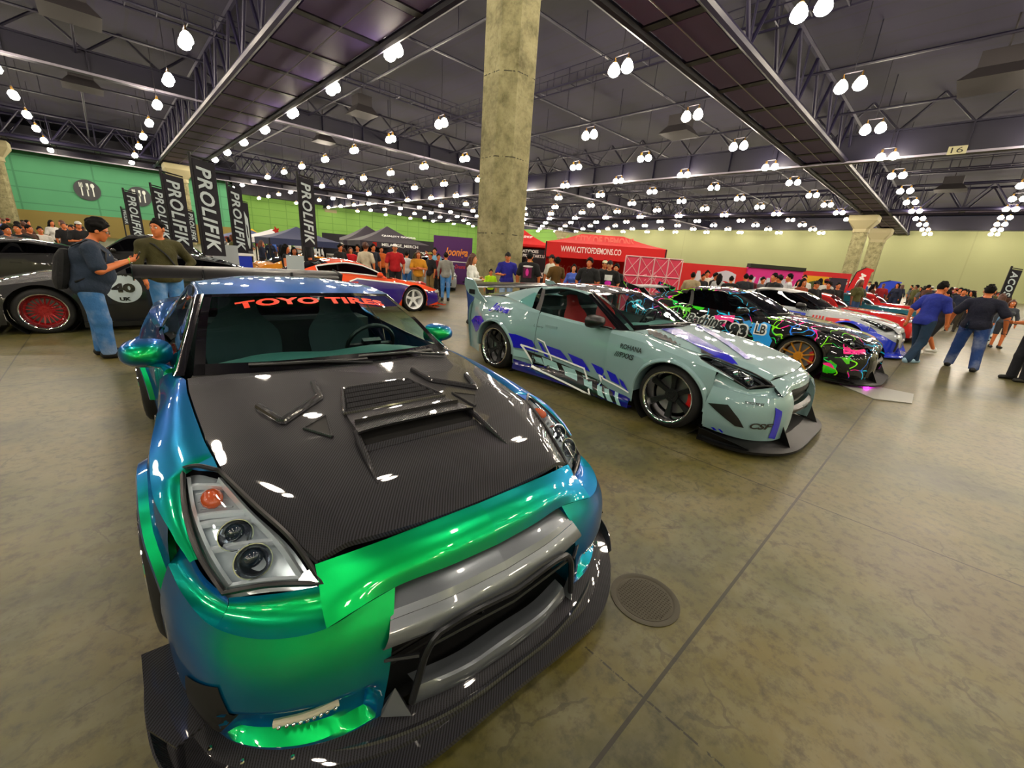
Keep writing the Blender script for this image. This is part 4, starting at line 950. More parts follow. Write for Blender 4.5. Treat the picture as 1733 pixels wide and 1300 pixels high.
side_text(silver,f2,sb,'bumper_lettering','TOYO TIRES',(1275,684),-.9,.14,.022,LBK,bold=.03)
side_text(silver,f2,sb,'bumper_lettering_logo','CSF',(1284,724),-.9,.15,.06,LBK,bold=.04,shear=.3)
c=f2.iny(852,528,-.90); decals(silver,'quarter_lettering_shadow',LWH,[text_fit('Java',.44,.17,shear=.3,bold=.09)],sb,(c[0],-1.3,c[2]+.2),(1,0,-.06),(0,.35,.94),(0,.95,-.45),.010); decals(silver,'quarter_lettering',BLUE,[text_fit('Java',.42,.15,shear=.3,bold=.04)],sb,(c[0],-1.3,c[2]+.2),(1,0,-.06),(0,.35,.94),(0,.95,-.45),.026,size=.02)  # white outline print under the blue lettering
hb_=bvh_of([ss['hood']]); zz=.86
def hood_polys(fr,ps,z=zz): return [poly2([fr.inz(u,v,z)[[0,1]] for u,v in p]) for p in ps]
dn=((0,0,2.),(1,0,0),(0,1,0),(0,0,-1))
decals(silver,'hood_stripe',BLUE,hood_polys(f2,crop((1030,500),.2077,[[(395,340),(450,320),(590,345),(1090,515),(1010,552),(830,470)],[(700,290),(860,350),(1170,490),(1120,492),(850,378),(700,312)]])),hb_,*dn,.005)
decals(silver,'hood_slashes_vent',LBK,hood_polys(f2,crop((1030,500),.2077,[[(300+40*i,345+13*i),(335+40*i,340+13*i),(360+48*i,368+15*i),(320+48*i,375+15*i)] for i in range(9)]+[[(745,445),(920,490),(905,515),(790,490)]])),hb_,*dn,.007)  # last polygon is the dark hood vent, laid on flat in black
WINGM=P('wing_grey','#32383a',.3,metal=.5,coat=.6)
def lb_wing(car,fr,m,pl,plates=True):
    if plates:
        px=[(789,469.5),(801,472.8),(805.5,478),(811.5,494),(824,510.5),(818.5,511.4),(795.8,497.5),(791,490),(787.8,480.3)]; P2=[f2.iny(u,v,-.95) for u,v in px]
        w=MB().grid(np.array([[(-3.38+a,y,1.17+b) for a,b in [(0,0),(-.04,.03),(-.14,.05),(-.28,.06),(-.36,.05),(-.2,.015),(-.08,-.02)]] for y in np.linspace(-.95,.95,5)]),cv=True).build('rear_wing',m,car)
        for s in (-1,1): MB().prism([(p[0],s*.95,p[2]) for p in P2],(0,s*.02,0)).build('wing_plate',pl,w,ang=20)
        return w,P2
    w=MB().grid(np.array([[(-3.42+a,y,1.20+b) for a,b in [(0,0),(-.04,.025),(-.14,.04),(-.3,.05),(-.2,.015),(-.08,-.02)]] for y in np.linspace(-.9,.9,5)]),cv=True).build('rear_wing',m,car)
    for s in (-1,1):
        MB().prism([(-3.3,s*.90,1.22),(-3.78,s*.90,1.33),(-3.85,s*.90,1.12),(-3.6,s*.90,1.0),(-3.4,s*.90,1.0)],(0,s*.02,0)).build('wing_plate',pl,w,ang=20)
        MB().prism([(-3.2,s*.45,1.03),(-3.4,s*.45,1.03),(-3.6,s*.45,1.21),(-3.45,s*.45,1.22)],(0,s*.02,0)).build('wing_stay',m,w,ang=20)
    return w,None
w2,P2=lb_wing(silver,f2,WINGM,SILVER)
c=np.mean(P2,axis=0); MB().box((c[0]-.02,-.975,c[2]-.04),(.14,.008,.07)).build('wing_label',LBK,w2)
# ---------------- graffiti coupe
def graffiti():
    m=P('graffiti_wrap','#0a0a0c',.6,coat=1.,spec=.15); n=NT(m); c=n.coords()
    mp=n.t.nodes.new('ShaderNodeVectorMath'); mp.operation='ADD'; mp.inputs[1].default_value=(3.1,7.7,1.3); n.l(c,mp.inputs[0]); c=mp.outputs[0]
    a=n.noise(c,1.9,1.5,.5); b=n.noise(c,2.3,1.2,.5); h=n.noise(c,.9,0,.5); k=n.noise(c,1.3,0,.5)
    neon=n.ramp(h,[(.36,'#19c8ff'),(.45,'#2080ff'),(.50,'#ff1fa0'),(.56,'#8cff1a'),(.63,'#20e060')])
    neon.node.color_ramp.interpolation='CONSTANT'
    def band(v,x,w): return n.math('LESS_THAN',n.math('ABSOLUTE',n.math('SUBTRACT',v,x)),w)
    ln=n.math('MAXIMUM',n.math('MAXIMUM',band(a,.5,.0065),band(b,.42,.0065)),band(b,.58,.006))
    col=n.mix(ln,'#08080a',neon)
    fill=n.ramp(k,[(.3,'#ff1f9a'),(.42,'#1fa8ff'),(.5,'#ff2090'),(.58,'#30d818')]); fill.node.color_ramp.interpolation='CONSTANT'
    col=n.mix(n.math('GREATER_THAN',a,.675),col,fill); n.l(col,n.b.inputs['Base Color']); return m
GRAF=graffiti(); f3=Frame(9.52,1.62,RZ)
GY=P('wheel_gold','#e0961c',.3,metal=.45,coat=.6)
graf,s3=gtr('sports_coupe','black coupe covered in neon graffiti with gold wheels and number 93',(9.52,1.62,0),RZ,GRAF,GRAF,GRAF,wide=(.10,.11),kit='lb',glassm=GLD,
  wheels=dict(R=.345,rim=.275,kind='ten',spokes=10,sm=GY,dish=.07,off=-.085,barrel=GY),lampm=P('lamp_dark'),skirtm=BLK,pillar=GRAF)
lb_front(graf,s3)
sb3=sidebvh(s3,-1); Y3=-1.0
PINK=P('graf_pink','#ff1a90',.3,coat=.8); SKY=P('graf_sky','#1f9cf0',.3,coat=.8); LIME=P('graf_lime','#5ad81c',.3,coat=.8)
C6=(1080,470); k6=420/1733
sp=crop(C6,k6,[[(515,265),(660,265),(650,320),(610,300),(590,345),(545,330)]]); decals(graf,'pink_splash',PINK,side_polys(f3,Y3,sp+crop(C6,k6,[[(1415,440),(1500,450),(1560,520),(1570,545),(1430,535)]])),sb3,*sidedirs,.006)
decals(graf,'blue_splash',SKY,side_polys(f3,Y3,crop(C6,k6,[[(715,310),(760,300),(830,330),(870,310),(920,330),(910,400),(935,440),(890,535),(830,520),(770,490),(800,440),(790,400)]])),sb3,*sidedirs,.006)
decals(graf,'lime_splash',LIME,side_polys(f3,Y3,crop(C6,k6,[[(285,215),(370,205),(350,235),(300,235)],[(1330,580),(1375,558),(1475,562),(1470,605),(1370,610)],[(1255,590),(1310,620),(1270,690),(1240,680)],[(545,380),(570,400),(540,410)]])),sb3,*sidedirs,.006)
decals(graf,'lime_shield',LIME,side_polys(f3,Y3,crop(C6,k6,sum([outline(p,9) for p in ([(225,210),(215,260),(235,300),(262,312),(300,290),(325,250),(320,215),(270,200),(225,210)],)],[]))),sb3,*sidedirs,.008)
st=[(math.cos(a+PI/2)*(.075 if i%2==0 else .032),math.sin(a+PI/2)*(.075 if i%2==0 else .032)) for i,a in enumerate(np.linspace(0,2*PI,11)[:-1])]
def star(px,y,fr,s=1.): c=fr.iny(px[0],px[1],y); return poly2([(c[0]+a*s,c[2]+b*s) for a,b in st])
decals(graf,'white_star',LWH,[star((1140,528),-.95,f3)],sb3,*sidedirs,.010)
def gtext(nm,t,px,w,h,hw,shear=0,bold=.02,rot=0):
    c=f3.iny(px[0],px[1],Y3); D=((c[0],-1.6,c[2]),(math.cos(rot),0,math.sin(rot)),(-math.sin(rot),0,math.cos(rot)),RDY)
    decals(graf,nm+'_outline',LWH,[text_fit(t,w+hw,h+hw,shear=shear,bold=bold+.08)],sb3,*D,.010); decals(graf,nm,LBK,[text_fit(t,w,h,shear=shear,bold=bold)],sb3,*D,.026,size=.02)
gtext('script_lettering','Bathing',(1190,545),.78,.26,.05,.35,.03,rot=.02)
gtext('race_number','93',(1247,560),.30,.24,.05,0,.05)
gtext('small_badge','SHOHEI',(1244,578),.24,.06,.03,0,.01)
gtext('fender_badge','LB',(1286,558),.17,.16,.05,0,.02)
w3,_=lb_wing(graf,f3,BLK,GRAF,plates=False)
NEON=P('underglow','#ff30ff',.5,em='#ff20f0',ems=14); MB().box((1.02,-.35,.03),(.06,.9,.02)).build('underglow_strip',NEON,graf)
# ---------------- white coupe with blue arches
f4=Frame(13.75,1.6,RZ); WSIL=paint('white_silver_paint','#b9c0c6',.28,.25); BLU2=P('arch_blue','#1638d8',.25,coat=1); RED2=P('livery_red','#d01a12',.3,coat=.8)
white,s4=gtr('sports_coupe','white and silver coupe with bright blue wheel arches, behind the graffiti coupe',(13.75,1.6,0),RZ,WSIL,WSIL,BLK,wide=(.10,.11),kit='lb',glassm=GLD,
  wheels=dict(R=.345,rim=.27,kind='ten',spokes=10,sm=GUN,dish=.08,off=-.085,lip=REDW),lampm=P('lamp_dark'),flarem=BLU2,skirtm=BLU2,mirrorm=BLK,railm=BLK)
lb_front(white,s4,splm=BLU2)
sb4=sidebvh(s4,-1)
q=[]
an=np.linspace(-.05,PI*.98,14)
ring=[(.62*math.cos(a)*(1.15 if a<1 else 1),.30+.48*math.sin(a)) for a in an]+[(.42*math.cos(a),.335+.42*math.sin(a)) for a in an[::-1]]
decals(white,'blue_arch_sweep',BLU2,[poly2(ring),poly2([(.42,.62),(.75,.50),(1.0,.36),(1.05,.12),(.42,.12)])],sb4,*sidedirs,.006)
decals(white,'red_stripes',RED2,[poly2([(-.74+.07*i,.62),(-.70+.07*i,.62),(-.70+.07*i,.80),(-.74+.07*i,.80)]) for i in range(4)]+[poly2([(-.45,.62),(.1,.74),(.0,.80),(-.45,.78)])],sb4,*sidedirs,.007)
decals(white,'blue_side_band',BLU2,[poly2([(-2.0,.80),(-.9,.74),(-.9,.82),(-2.0,.88)])],sb4,*sidedirs,.006)
decals(white,'black_slashes',LBK,[poly2([(-1.0+.05*i,.86),(-.975+.05*i,.86),(-1.02+.05*i,.92),(-1.045+.05*i,.92)]) for i in range(4)],sb4,*sidedirs,.006)
hb4=bvh_of([s4['hood']]); decals(white,'hood_red_stripes',RED2,[poly2([(-.3,-.5),(.75,-.36),(.75,-.22),(-.3,-.42)]),poly2([(-.3,.5),(.75,.36),(.75,.22),(-.3,.42)])],hb4,*dn,.005)
# ================================================================ other cars: lofted bodies
def loft_car(name,label,x,y,rz,P_):
    car=thing(name,label,'car',(x,y,0),rz); g=P_.get; occ_car(x,y,rz)
    wb=g('wb',2.55); R=g('R',.33); ar=g('ar',R+.06); sill=g('sill',.16); pm=P_['paint']; pm2=g('hood',pm)
    top=np.array(P_['top'],float)   # x, z centre, z edge, y edge (front to rear, x falling)
    xs_=top[::-1,0]
    def I(k,x): return float(np.interp(x,xs_,top[::-1,k]))
    xf,xr=top[0,0],top[-1,0]; bul=g('bulge',.05); fw=g('flare',.04)
    def sy(x,z):
        ye=I(3,x); ze=I(2,x); t=min(max((ze-z)/max(ze-sill,.1),0),1)
        f=sum(fw*math.exp(-((x-xa)/.5)**4) for xa in (0,-wb))
        return ye+bul*math.sin(PI*min(t*.9,1))+f*min(1,t*4)-.03*max(0,t-.75)
    def bz(x):
        for xa in (0,-wb):
            d=abs(x-xa)
            if d<ar: return R+math.sqrt(ar*ar-d*d)
        return sill
    def tops(x0,x1,n,s0=0.,s1=1.):
        G=np.zeros((n,9,3))
        for i,x in enumerate(np.linspace(x0,x1,n)):
            ye,ze,zc=I(3,x),I(2,x),I(1,x)
            for j,s in enumerate(np.linspace(s0,s1,9)): G[i,j]=(x,s*ye,ze+(zc-ze)*(1-abs(s)**2.4))
        return G
    xc=P_['cowl']; xb=P_['deck']
    mb=MB()
    sidemb={}
    for sd in (1,-1):
        ex=[xa+s*(ar-e) for xa in (0,-wb) for s in (-1,1) for e in (-.002,.0015,.012,.035,.07)]
        xs=np.array(sorted(set(np.linspace(xr,xf,70).tolist()+ex)))
        G=np.array([[(x,sy(x,z),z) for z in np.linspace(I(2,x),min(bz(x),I(2,x)-.02),12)] for x in xs])
        q=MB().grid(G if sd>0 else mirror(G),flip=sd<0); sidemb[sd]=q
        mb.grid(G if sd>0 else mirror(G),flip=sd<0)
        for xa in (0,-wb):
            dk=MB(); dk.lathe([(ar+.005,sd*(sy(xa,R+ar-.02)-.32)),(ar+.005,sd*(sy(xa,R+ar-.02)-.015))],24,axis='y',c=(xa,0,R)).lathe([(0,sd*(sy(xa,R+ar)-.3)),(ar,sd*(sy(xa,R+ar)-.3))],20,axis='y',c=(xa,0,R))
            dk.build('wheel_arch',MBLK,car)
    def endcap(x,sg):
        ze,ye=I(2,x),I(3,x); zz=np.linspace(ze,sill,10)
        G=np.array([[(x+sg*g('nose',.1)*(1-s**2)*math.sin(PI*(.15+.7*(k/9)))+0, s*sy(x,z),z+(I(1,x)-ze)*(1-s*s)*(1-k/9)) for s in np.linspace(-1,1,15)] for k,z in enumerate(zz)]); return G
    mb.grid(endcap(xf,1),flip=True); mb.grid(endcap(xr,-1))
    T=tops(xb,xr,14); mb.sym(T)
    mb.build('body',pm,car)
    if not g('nohood'):
        H=tops(xf,xc,24); MB().sym(H).build('hood',pm2,car)
        wsb=np.array([H[-1,j] for j in range(9)])
    else:
        H=tops(xf,xc,24); fr=MB(); fr.sym(H[:7]); q=H[:,6:]; fr.sym(q); fr.build('front_panel',pm2,car)
        e=MB().box((.35,0,.45),(1.2,1.1,.3)); e.build('engine_bay',MBLK,car)
        e=MB().box((.2,.1,.68),(.5,.35,.18)).ell((.45,-.25,.70),(.12,.12,.1)).path([(.0,-.35,.72),(.3,-.3,.76),(.55,.1,.74),(.3,.4,.72)],.045,8).tube((.6,-.4,.66),(.6,.4,.66),.05); e.build('engine',P('engine_alloy','#9a9a98',.35,metal=.8),car)
        e=MB().path([(.75,-.2,.70),(.55,-.3,.77),(.2,-.4,.74)],.035,8); e.build('intake_hose',RED,car)
        wsb=np.array([H[-1,j] for j in range(9)])
    # cabin
    zr,yr=P_['roofz'],P_['roofy']; x1,x2,x3=P_['roof']; cr=.05
    rf=np.array([[(x,s*yr,z-cr*s*s) for s in np.linspace(0,1,8)] for x,z in zip(pl([(x1,),(x2,),(x3,)],14)[:,0],spline([(x1,zr-.05),(x2,zr),(x3,zr-.06)],14)[:,1])])
    MB().sym(rf).build('roof',g('roofm',pm),car)
    base=np.array([(xc+.02-.14*s**2,s*(I(3,xc)-.09),I(1,xc)+.01-(I(1,xc)-I(2,xc))*s**3) for s in np.linspace(0,1,8)])
    ws=np.stack([base+(rf[0]-base)*t+np.array([0,0,.03*math.sin(PI*t)]) for t in np.linspace(0,1,8)]); gm=g('glass',GLD)
    MB().sym(ws).build('windshield',g('wsglass',gm),car)
    rb=np.array([(xb-.0+.0*s,s*(I(3,xb)-.14),I(1,xb)+.005-(I(1,xb)-I(2,xb))*s**3) for s in np.linspace(0,1,8)])
    rg=np.stack([rf[-1]+(rb-rf[-1])*t+np.array([0,0,.035*math.sin(PI*t)]) for t in np.linspace(0,1,8)]); MB().sym(rg).build('rear_window',gm,car)
    for sd in (1,-1):
        xa=base[-1][0]; n=24; lower=[];upper=[]
        for t in np.linspace(0,1,n):
            x=xa+(rb[-1][0]-xa)*t; lower.append((x,I(3,x)-.06,I(2,x)+.005))
        A=ws[:,-1]; Cq=rg[:,-1]; up=np.concatenate([A,rf[1:-1,-1],Cq]); d=np.concatenate([[0],np.cumsum(np.linalg.norm(np.diff(up,axis=0),axis=1))]); q=np.linspace(0,d[-1],n); upper=np.stack([np.interp(q,d,up[:,k]) for k in range(3)],1); lower=np.array(lower)
        xl=np.interp(upper[:,0][::-1],lower[:,0][::-1],lower[:,0][::-1])[::-1]; lower=np.stack([xl,[I(3,x)-.06 for x in xl],[I(2,x)+.005 for x in xl]],1)
        G=np.stack([lower+(upper-lower)*t for t in np.linspace(0,1,6)]); G=G if sd>0 else mirror(G); MB().grid(G,flip=sd>0).build('cabin_side',g('pillar',pm),car)
        a,b=P_.get('win',(.12,.86)); i0,i1=int(a*(n-1)),int(b*(n-1)); lo=G[0,i0:i1+1]*.88+G[-1,i0:i1+1]*.12; hi=G[0,i0:i1+1]*.14+G[-1,i0:i1+1]*.86; off=np.array([0,.008*sd,.004]); W=np.stack([lo+off,hi+off]); MB().grid(W,flip=sd>0).build('side_window',gm,car)
        if g('trim'): MB().path(np.concatenate([lo+off,(hi+off)[::-1]]),.018,5,closed=True).build('window_trim',g('trim'),car)
        # lamps, mirror, sill, wheels
        zl=I(2,xf-.12); hl=MB().ell((xf-.13,sd*(I(3,xf-.1)-.10),zl-.07),(.17,.16,.07),14,8); hl.build('headlight',g('lamp',GLC_SOLID),car)
        xm=xa-.30; MB().ell((xm,sd*(I(3,xm)+.10),I(2,xm)+.08),(.07,.11,.07),12,8).tube((xm,sd*(I(3,xm)-.05),I(2,xm)+.01),(xm,sd*(I(3,xm)+.06),I(2,xm)+.06),.02).build('wing_mirror',g('mirror',pm),car)
        MB().box(((-wb)/2,sd*(sy(-wb/2,.2)+.01),.12),(wb-2*ar,.10,.08)).build('side_skirt',g('skirt',BLK),car)
        MB().box((xr+.02,sd*(I(3,xr)-.2),I(2,xr)-.08),(.12,.3,.09)).build('tail_lamp',P('tail_red','#a01010',.2,coat=1),car)
        MB().box((xa-.95,sd*(sy(xa-.95,I(2,xa)-.1)+.003),I(2,xa)-.10),(.18,.015,.03)).build('door_handle',g('handle',pm),car)
        wk=dict(P_.get('wheel',{})); 
        for xq in (0,-wb): wheel(car,(xq,sd*(sy(xq,R+ar-.02)-.12+g('woff',0)),R),sd,R=R,W=.26,**wk)
    MB().box((xf+g('nose',.1)*.6,0,sill+.14),(.08,1.1,.14)).build('front_intake',MBLK,car)
    MB().grid(surf([[(xf-.1,-.85,.09),(xf+.12,-.6,.09),(xf+.2,0,.09),(xf+.12,.6,.09),(xf-.1,.85,.09)],[(xf-.4,-.85,.12),(xf-.35,-.6,.12),(xf-.3,0,.12),(xf-.35,.6,.12),(xf-.4,.85,.12)]],4,16)).build('front_lip',g('lip',BLK),car)
    ib=MB().box((-wb/2,0,.25),(wb+.6,1.3,.18)).box((xc-.25,0,.72),(.5,1.3,.25)); 
    ib.build('cabin_floor',MBLK,car)
    for s in (-1,1): MB().box((xc-1.25,s*.36,.62),(.5,.46,.22)).box((xc-1.5,s*.36,.88),(.16,.44,.55),taper=.7).build('seat',g('seat',SEAT),car)
    return car,sidemb
GLC_SOLID=P('lamp_clear','#c9ced2',.08,metal=.4,coat=1)
OR=paint('orange_paint','#e8480c',.25,.35); PUR=P('purple_livery','#2a0f78',.25,coat=1); DGR=paint('dark_grey_paint','#17181a',.15,0.); YEL=paint('yellow_paint','#e2900f',.3,.2); SIL3=paint('plain_silver_paint','#9aa2a8',.28,.4); REDP=paint('red_paint','#c50a0c',.2,.1); TEAL=paint('teal_paint','#0d5566',.22,.3); BLKP=paint('black_paint','#0b0b0d',.2,.1)
CPE=[(.90,.52,.50,.66),(.80,.64,.60,.74),(.4,.76,.72,.80),(0,.84,.79,.83),(-.55,.93,.88,.83),(-1.4,.95,.93,.84),(-2.2,.98,.98,.85),(-2.7,1.0,.99,.82),(-3.2,1.0,.93,.76),(-3.35,.92,.85,.72)]
orange,so=loft_car('sports_coupe','orange and purple coupe with open engine bay and white five-spoke wheels',6.06,11.20,0,dict(paint=OR,top=CPE,cowl=-.62,deck=-3.0,roofz=1.33,roofy=.56,roof=(-1.38,-1.8,-2.2),nohood=True,roofm=OR,wb=2.55,R=.34,wheel=dict(sm=WHT,kind='five',spokes=5,dish=.05,lip=WHT,cal=None,rim=.26),trim=WHT,glass=GLD,lip=OR,seat=P('seat_black','#101012',.8),win=(.10,.80)))
fo=Frame(6.06,11.20,0); ob=bvh_of([so[-1]])
decals(orange,'purple_livery',PUR,side_polys(fo,-.9,crop((380,350),.2424,[[(880,520),(930,503),(1240,540),(1420,590),(1600,600),(1590,640),(1400,700),(1380,600),(1300,570),(1240,640),(1200,720),(700,640),(700,560)]])),ob,*sidedirs,.008)
decals(orange,'white_pinstripe',LWH,side_polys(fo,-.9,crop((380,350),.2424,outline([(880,520),(930,502),(1240,538),(1420,588)],9))),ob,*sidedirs,.012)
MB().prism([(.95,-.9,.16),(1.25,-.6,.12),(1.3,.6,.12),(.95,.9,.16)],(0,0,.03)).build('front_splitter',OR,orange)
for yy in (-.4,.4): MB().tube((1.0,yy,0),(.9,yy,.14),.02).build('splitter_stand',BLK,orange)
DTOP=[(.95,.50,.46,.70),(.85,.62,.56,.78),(.4,.80,.73,.84),(0,.90,.80,.86),(-.55,.96,.90,.86),(-1.4,.98,.94,.87),(-2.2,1.0,1.0,.88),(-2.8,1.02,1.0,.85),(-3.2,1.0,.92,.8),(-3.4,.9,.85,.75)]
darkc,sdk=loft_car('sports_coupe','dark grey coupe with red mesh wheels and white roundel 40 on its door',-.86,10.48,PI,dict(paint=DGR,top=DTOP,cowl=-.75,deck=-3.0,roofz=1.30,roofy=.58,roof=(-1.45,-1.9,-2.3),wb=2.6,R=.345,flare=.07,wheel=dict(sm=REDW,kind='mesh',dish=.11,cal=None,rim=.265,barrel=REDW),glass=GLD))
fd=Frame(-.86,10.48,PI); db=bvh_of([sdk[1]])
dd_=((0,1.6,0),(-1,0,0),(0,0,1),(0,-1,0)); c=fd.iny(209,489,.95); an=np.linspace(0,2*PI,30)[:-1]
RW=P('roundel_white','#b9c9d0',.4,coat=.5)
decals(darkc,'roundel',RW,[poly2([(.235*math.cos(a),.235*math.sin(a)) for a in an])],db,(c[0],1.6,c[2]),*dd_[1:],.006)
decals(darkc,'roundel_number',LBK,[text_fit('40',.30,.15,bold=.06)],db,(c[0],1.6,c[2]+.01),*dd_[1:],.011); decals(darkc,'roundel_lettering',LBK,[text_fit('UK',.14,.06,bold=.05)],db,(c[0],1.6,c[2]-.17),*dd_[1:],.011)
def simple(label,u,dist,rz,P_,name='parked_car',x=None,y=None):
    if x is None: p=at_dist(u,440,dist); x,y=p[0],p[1]
    return loft_car(name,label,x,y,rz,P_)
base=dict(top=CPE,cowl=-.62,deck=-2.95,roofz=1.30,roofy=.58,roof=(-1.35,-1.8,-2.2),wheel=dict(sm=GUN,cal=None,kind='five',spokes=5))
simple('yellow orange coupe behind the woman in a black tank top',0,0,0,dict(base,paint=YEL,hood=YEL),x=6.6,y=15.2)
sed=dict(base,top=[(.85,.66,.62,.7),(.75,.78,.74,.78),(0,.92,.88,.82),(-.5,.98,.94,.83),(-1.4,1.0,.96,.84),(-2.6,1.02,1.0,.83),(-3.4,1.03,.98,.8),(-3.6,.95,.9,.75)],cowl=-.55,deck=-3.0,roofz=1.45,roofy=.58,roof=(-1.25,-1.8,-2.4),wb=2.7)
simple('silver sedan partly hidden by the concrete column',0,0,-2.0,dict(sed,paint=SIL3),x=11.0,y=16.8)
simple('black hatchback with raised tailgate behind the man in the olive shirt',0,0,2.9,dict(sed,paint=BLKP,roofz=1.55),x=-.6,y=18.6)
simple('black coupe behind the dark grey coupe at the left edge',0,0,PI,dict(base,paint=BLKP),x=-3.2,y=15.2)
simple('red coupe at the left edge behind the black coupe',0,0,PI,dict(base,paint=REDP),x=-5.8,y=19.6)
CLS=[(.85,.62,.60,.74),(.75,.76,.72,.78),(0,.82,.80,.80),(-.9,.86,.84,.80),(-1.6,.87,.85,.82),(-2.4,.87,.85,.82),(-3.3,.84,.82,.78),(-3.5,.72,.7,.72)]
cls=dict(top=CLS,cowl=-.95,deck=-2.75,roofz=1.25,roofy=.55,roof=(-1.4,-1.8,-2.2),wb=2.5,R=.31,wheel=dict(sm=GUN,cal=None,kind='five',spokes=5,rim=.22),glass=GLS)
simple('red classic coupe with long hood between the white coupe and the man in blue',0,0,-PI/2,dict(cls,paint=REDP,seat=P('seat_tan','#7a3a20',.8)),x=18.0,y=1.45)
simple('teal classic coupe with chrome framed windows and red seats',0,0,-PI/2,dict(cls,paint=TEAL,trim=CHR,pillar=TEAL,seat=P('seat_red')),x=22.2,y=1.2)
simple('red coupe beyond the teal classic coupe',0,0,-PI/2,dict(cls,paint=REDP),x=26.6,y=1.2)
# ================================================================ people
def nets(f,lo,h,mx=None):
    """naive surface nets on grid f (neg inside)"""
    s=f<0; nx,ny,nz=f.shape
    cnt=np.zeros((nx-1,ny-1,nz-1)); acc=np.zeros((nx-1,ny-1,nz-1,3))
    I_,J_,K_=np.meshgrid(np.arange(nx),np.arange(ny),np.arange(nz),indexing='ij',sparse=True)
    for ax in range(3):
        a=[slice(None)]*3;b=[slice(None)]*3; a[ax]=slice(0,-1); b[ax]=slice(1,None); a=tuple(a);b=tuple(b)
        cr=s[a]!=s[b]; idx=np.argwhere(cr)
        if not len(idx): continue
        fa,fb=f[a][cr],f[b][cr]; t=fa/(fa-fb); p=idx.astype(float); p[:,ax]+=t
        o=[k for k in range(3) if k!=ax]
        for d0 in (0,-1):
            for d1 in (0,-1):
                c=idx.copy(); c[:,o[0]]+=d0; c[:,o[1]]+=d1
                ok=np.all((c>=0)&(c<np.array(cnt.shape)),axis=1); cc=c[ok]
                np.add.at(cnt,(cc[:,0],cc[:,1],cc[:,2]),1); np.add.at(acc,(cc[:,0],cc[:,1],cc[:,2]),p[ok])
    act=cnt>0; ids=-np.ones(cnt.shape,int); ids[act]=np.arange(act.sum()); V=acc[act]/cnt[act][:,None]*h+lo
    F=[]
    for ax in range(3):
        a=[slice(None)]*3;b=[slice(None)]*3; a[ax]=slice(0,-1); b[ax]=slice(1,None)
        cr=np.argwhere(s[tuple(a)]!=s[tuple(b)]); o=[(ax+1)%3,(ax+2)%3]
        q=[]
        for d0,d1 in ((0,0),(-1,0),(-1,-1),(0,-1)):
            c=cr.copy(); c[:,o[0]]+=d0; c[:,o[1]]+=d1; q.append(c)
        ok=np.ones(len(cr),bool)
        for c in q: ok&=np.all((c>=0)&(c<np.array(cnt.shape)),axis=1)
        ins=s[tuple(a)][tuple(cr.T)]
        Q=np.stack([ids[tuple(c[ok].T)] for c in q],1) if ok.any() else np.zeros((0,4),int); fl=ins[ok]
        Q[~fl]=Q[~fl][:,::-1]; F.append(Q)
    return V,np.concatenate(F)
class SDF:
    def __init__(s,lo,hi,h):
        s.lo=np.array(lo,float); s.h=h; s.n=np.ceil((np.array(hi)-s.lo)/h).astype(int)+1; s.f=np.full(s.n,9.,np.float32)
    def _sub(s,lo,hi):
        a=np.clip(np.floor((np.array(lo)-s.lo)/s.h).astype(int),0,s.n-1); b=np.clip(np.ceil((np.array(hi)-s.lo)/s.h).astype(int)+1,1,s.n)
        if np.any(b<=a): return None,None
        sl=tuple(slice(x,y) for x,y in zip(a,b)); g=np.stack(np.meshgrid(*[s.lo[k]+s.h*np.arange(a[k],b[k]) for k in range(3)],indexing='ij'),-1); return sl,g
    def _un(s,sl,d,k):
        f=s.f[sl]
        if k<=0: s.f[sl]=np.minimum(f,d); return
        h=np.clip(.5+.5*(f-d)/k,0,1); s.f[sl]=np.where(f>8,np.minimum(f,d),f*(1-h)+d*h-k*h*(1-h))
    def cone(s,a,b,r1,r2,k=.03,sc=(1,1,1)):
        a=np.array(a,float);b=np.array(b,float); m=max(r1,r2)*max(sc)+.05
        sl,g=s._sub(np.minimum(a,b)-m,np.maximum(a,b)+m)
        if sl is None: return s
        sc=np.array(sc,float); A,B=a/sc,b/sc; p=g/sc-A; ba=B-A; t=np.clip((p@ba)/(ba@ba+1e-9),0,1)
        d=(np.linalg.norm(p-t[...,None]*ba,axis=-1)-(r1+(r2-r1)*t))*min(sc); s._un(sl,d,k); return s
    def ell(s,c,r,k=.03,R=None,cut=False):
        c=np.array(c,float); m=max(r)+.05; sl,g=s._sub(c-m,c+m)
        if sl is None: return s
        p=g-c
        if R is not None: p=p@np.array(R)
        r=np.array(r,float); q=np.linalg.norm(p/r,axis=-1); q2=np.linalg.norm(p/(r*r),axis=-1)+1e-9; d=q*(q-1)/q2
        if cut: s.f[sl]=np.maximum(s.f[sl],-d)
        else: s._un(sl,d,k)
        return s
    def half(s,n,c):
        """keep the side where n.p < c"""
        g=np.stack(np.meshgrid(*[s.lo[k]+s.h*np.arange(s.n[k]) for k in range(3)],indexing='ij'),-1); s.f=np.maximum(s.f,(g@np.array(n,float)-c).astype(np.float32)); return s
    def mesh(s):
        s.f[0]=s.f[-1]=9; s.f[:,0]=s.f[:,-1]=9; s.f[:,:,0]=s.f[:,:,-1]=9
        return nets(s.f,s.lo,s.h)
def mesh_from(name,V,F,m):
    me=bpy.data.meshes.new(name); me.from_pydata(V.tolist(),[],F.tolist()); me.materials.append(m)
    me.polygons.foreach_set('use_smooth',np.ones(len(me.polygons),dtype=bool)); me.update(); return me
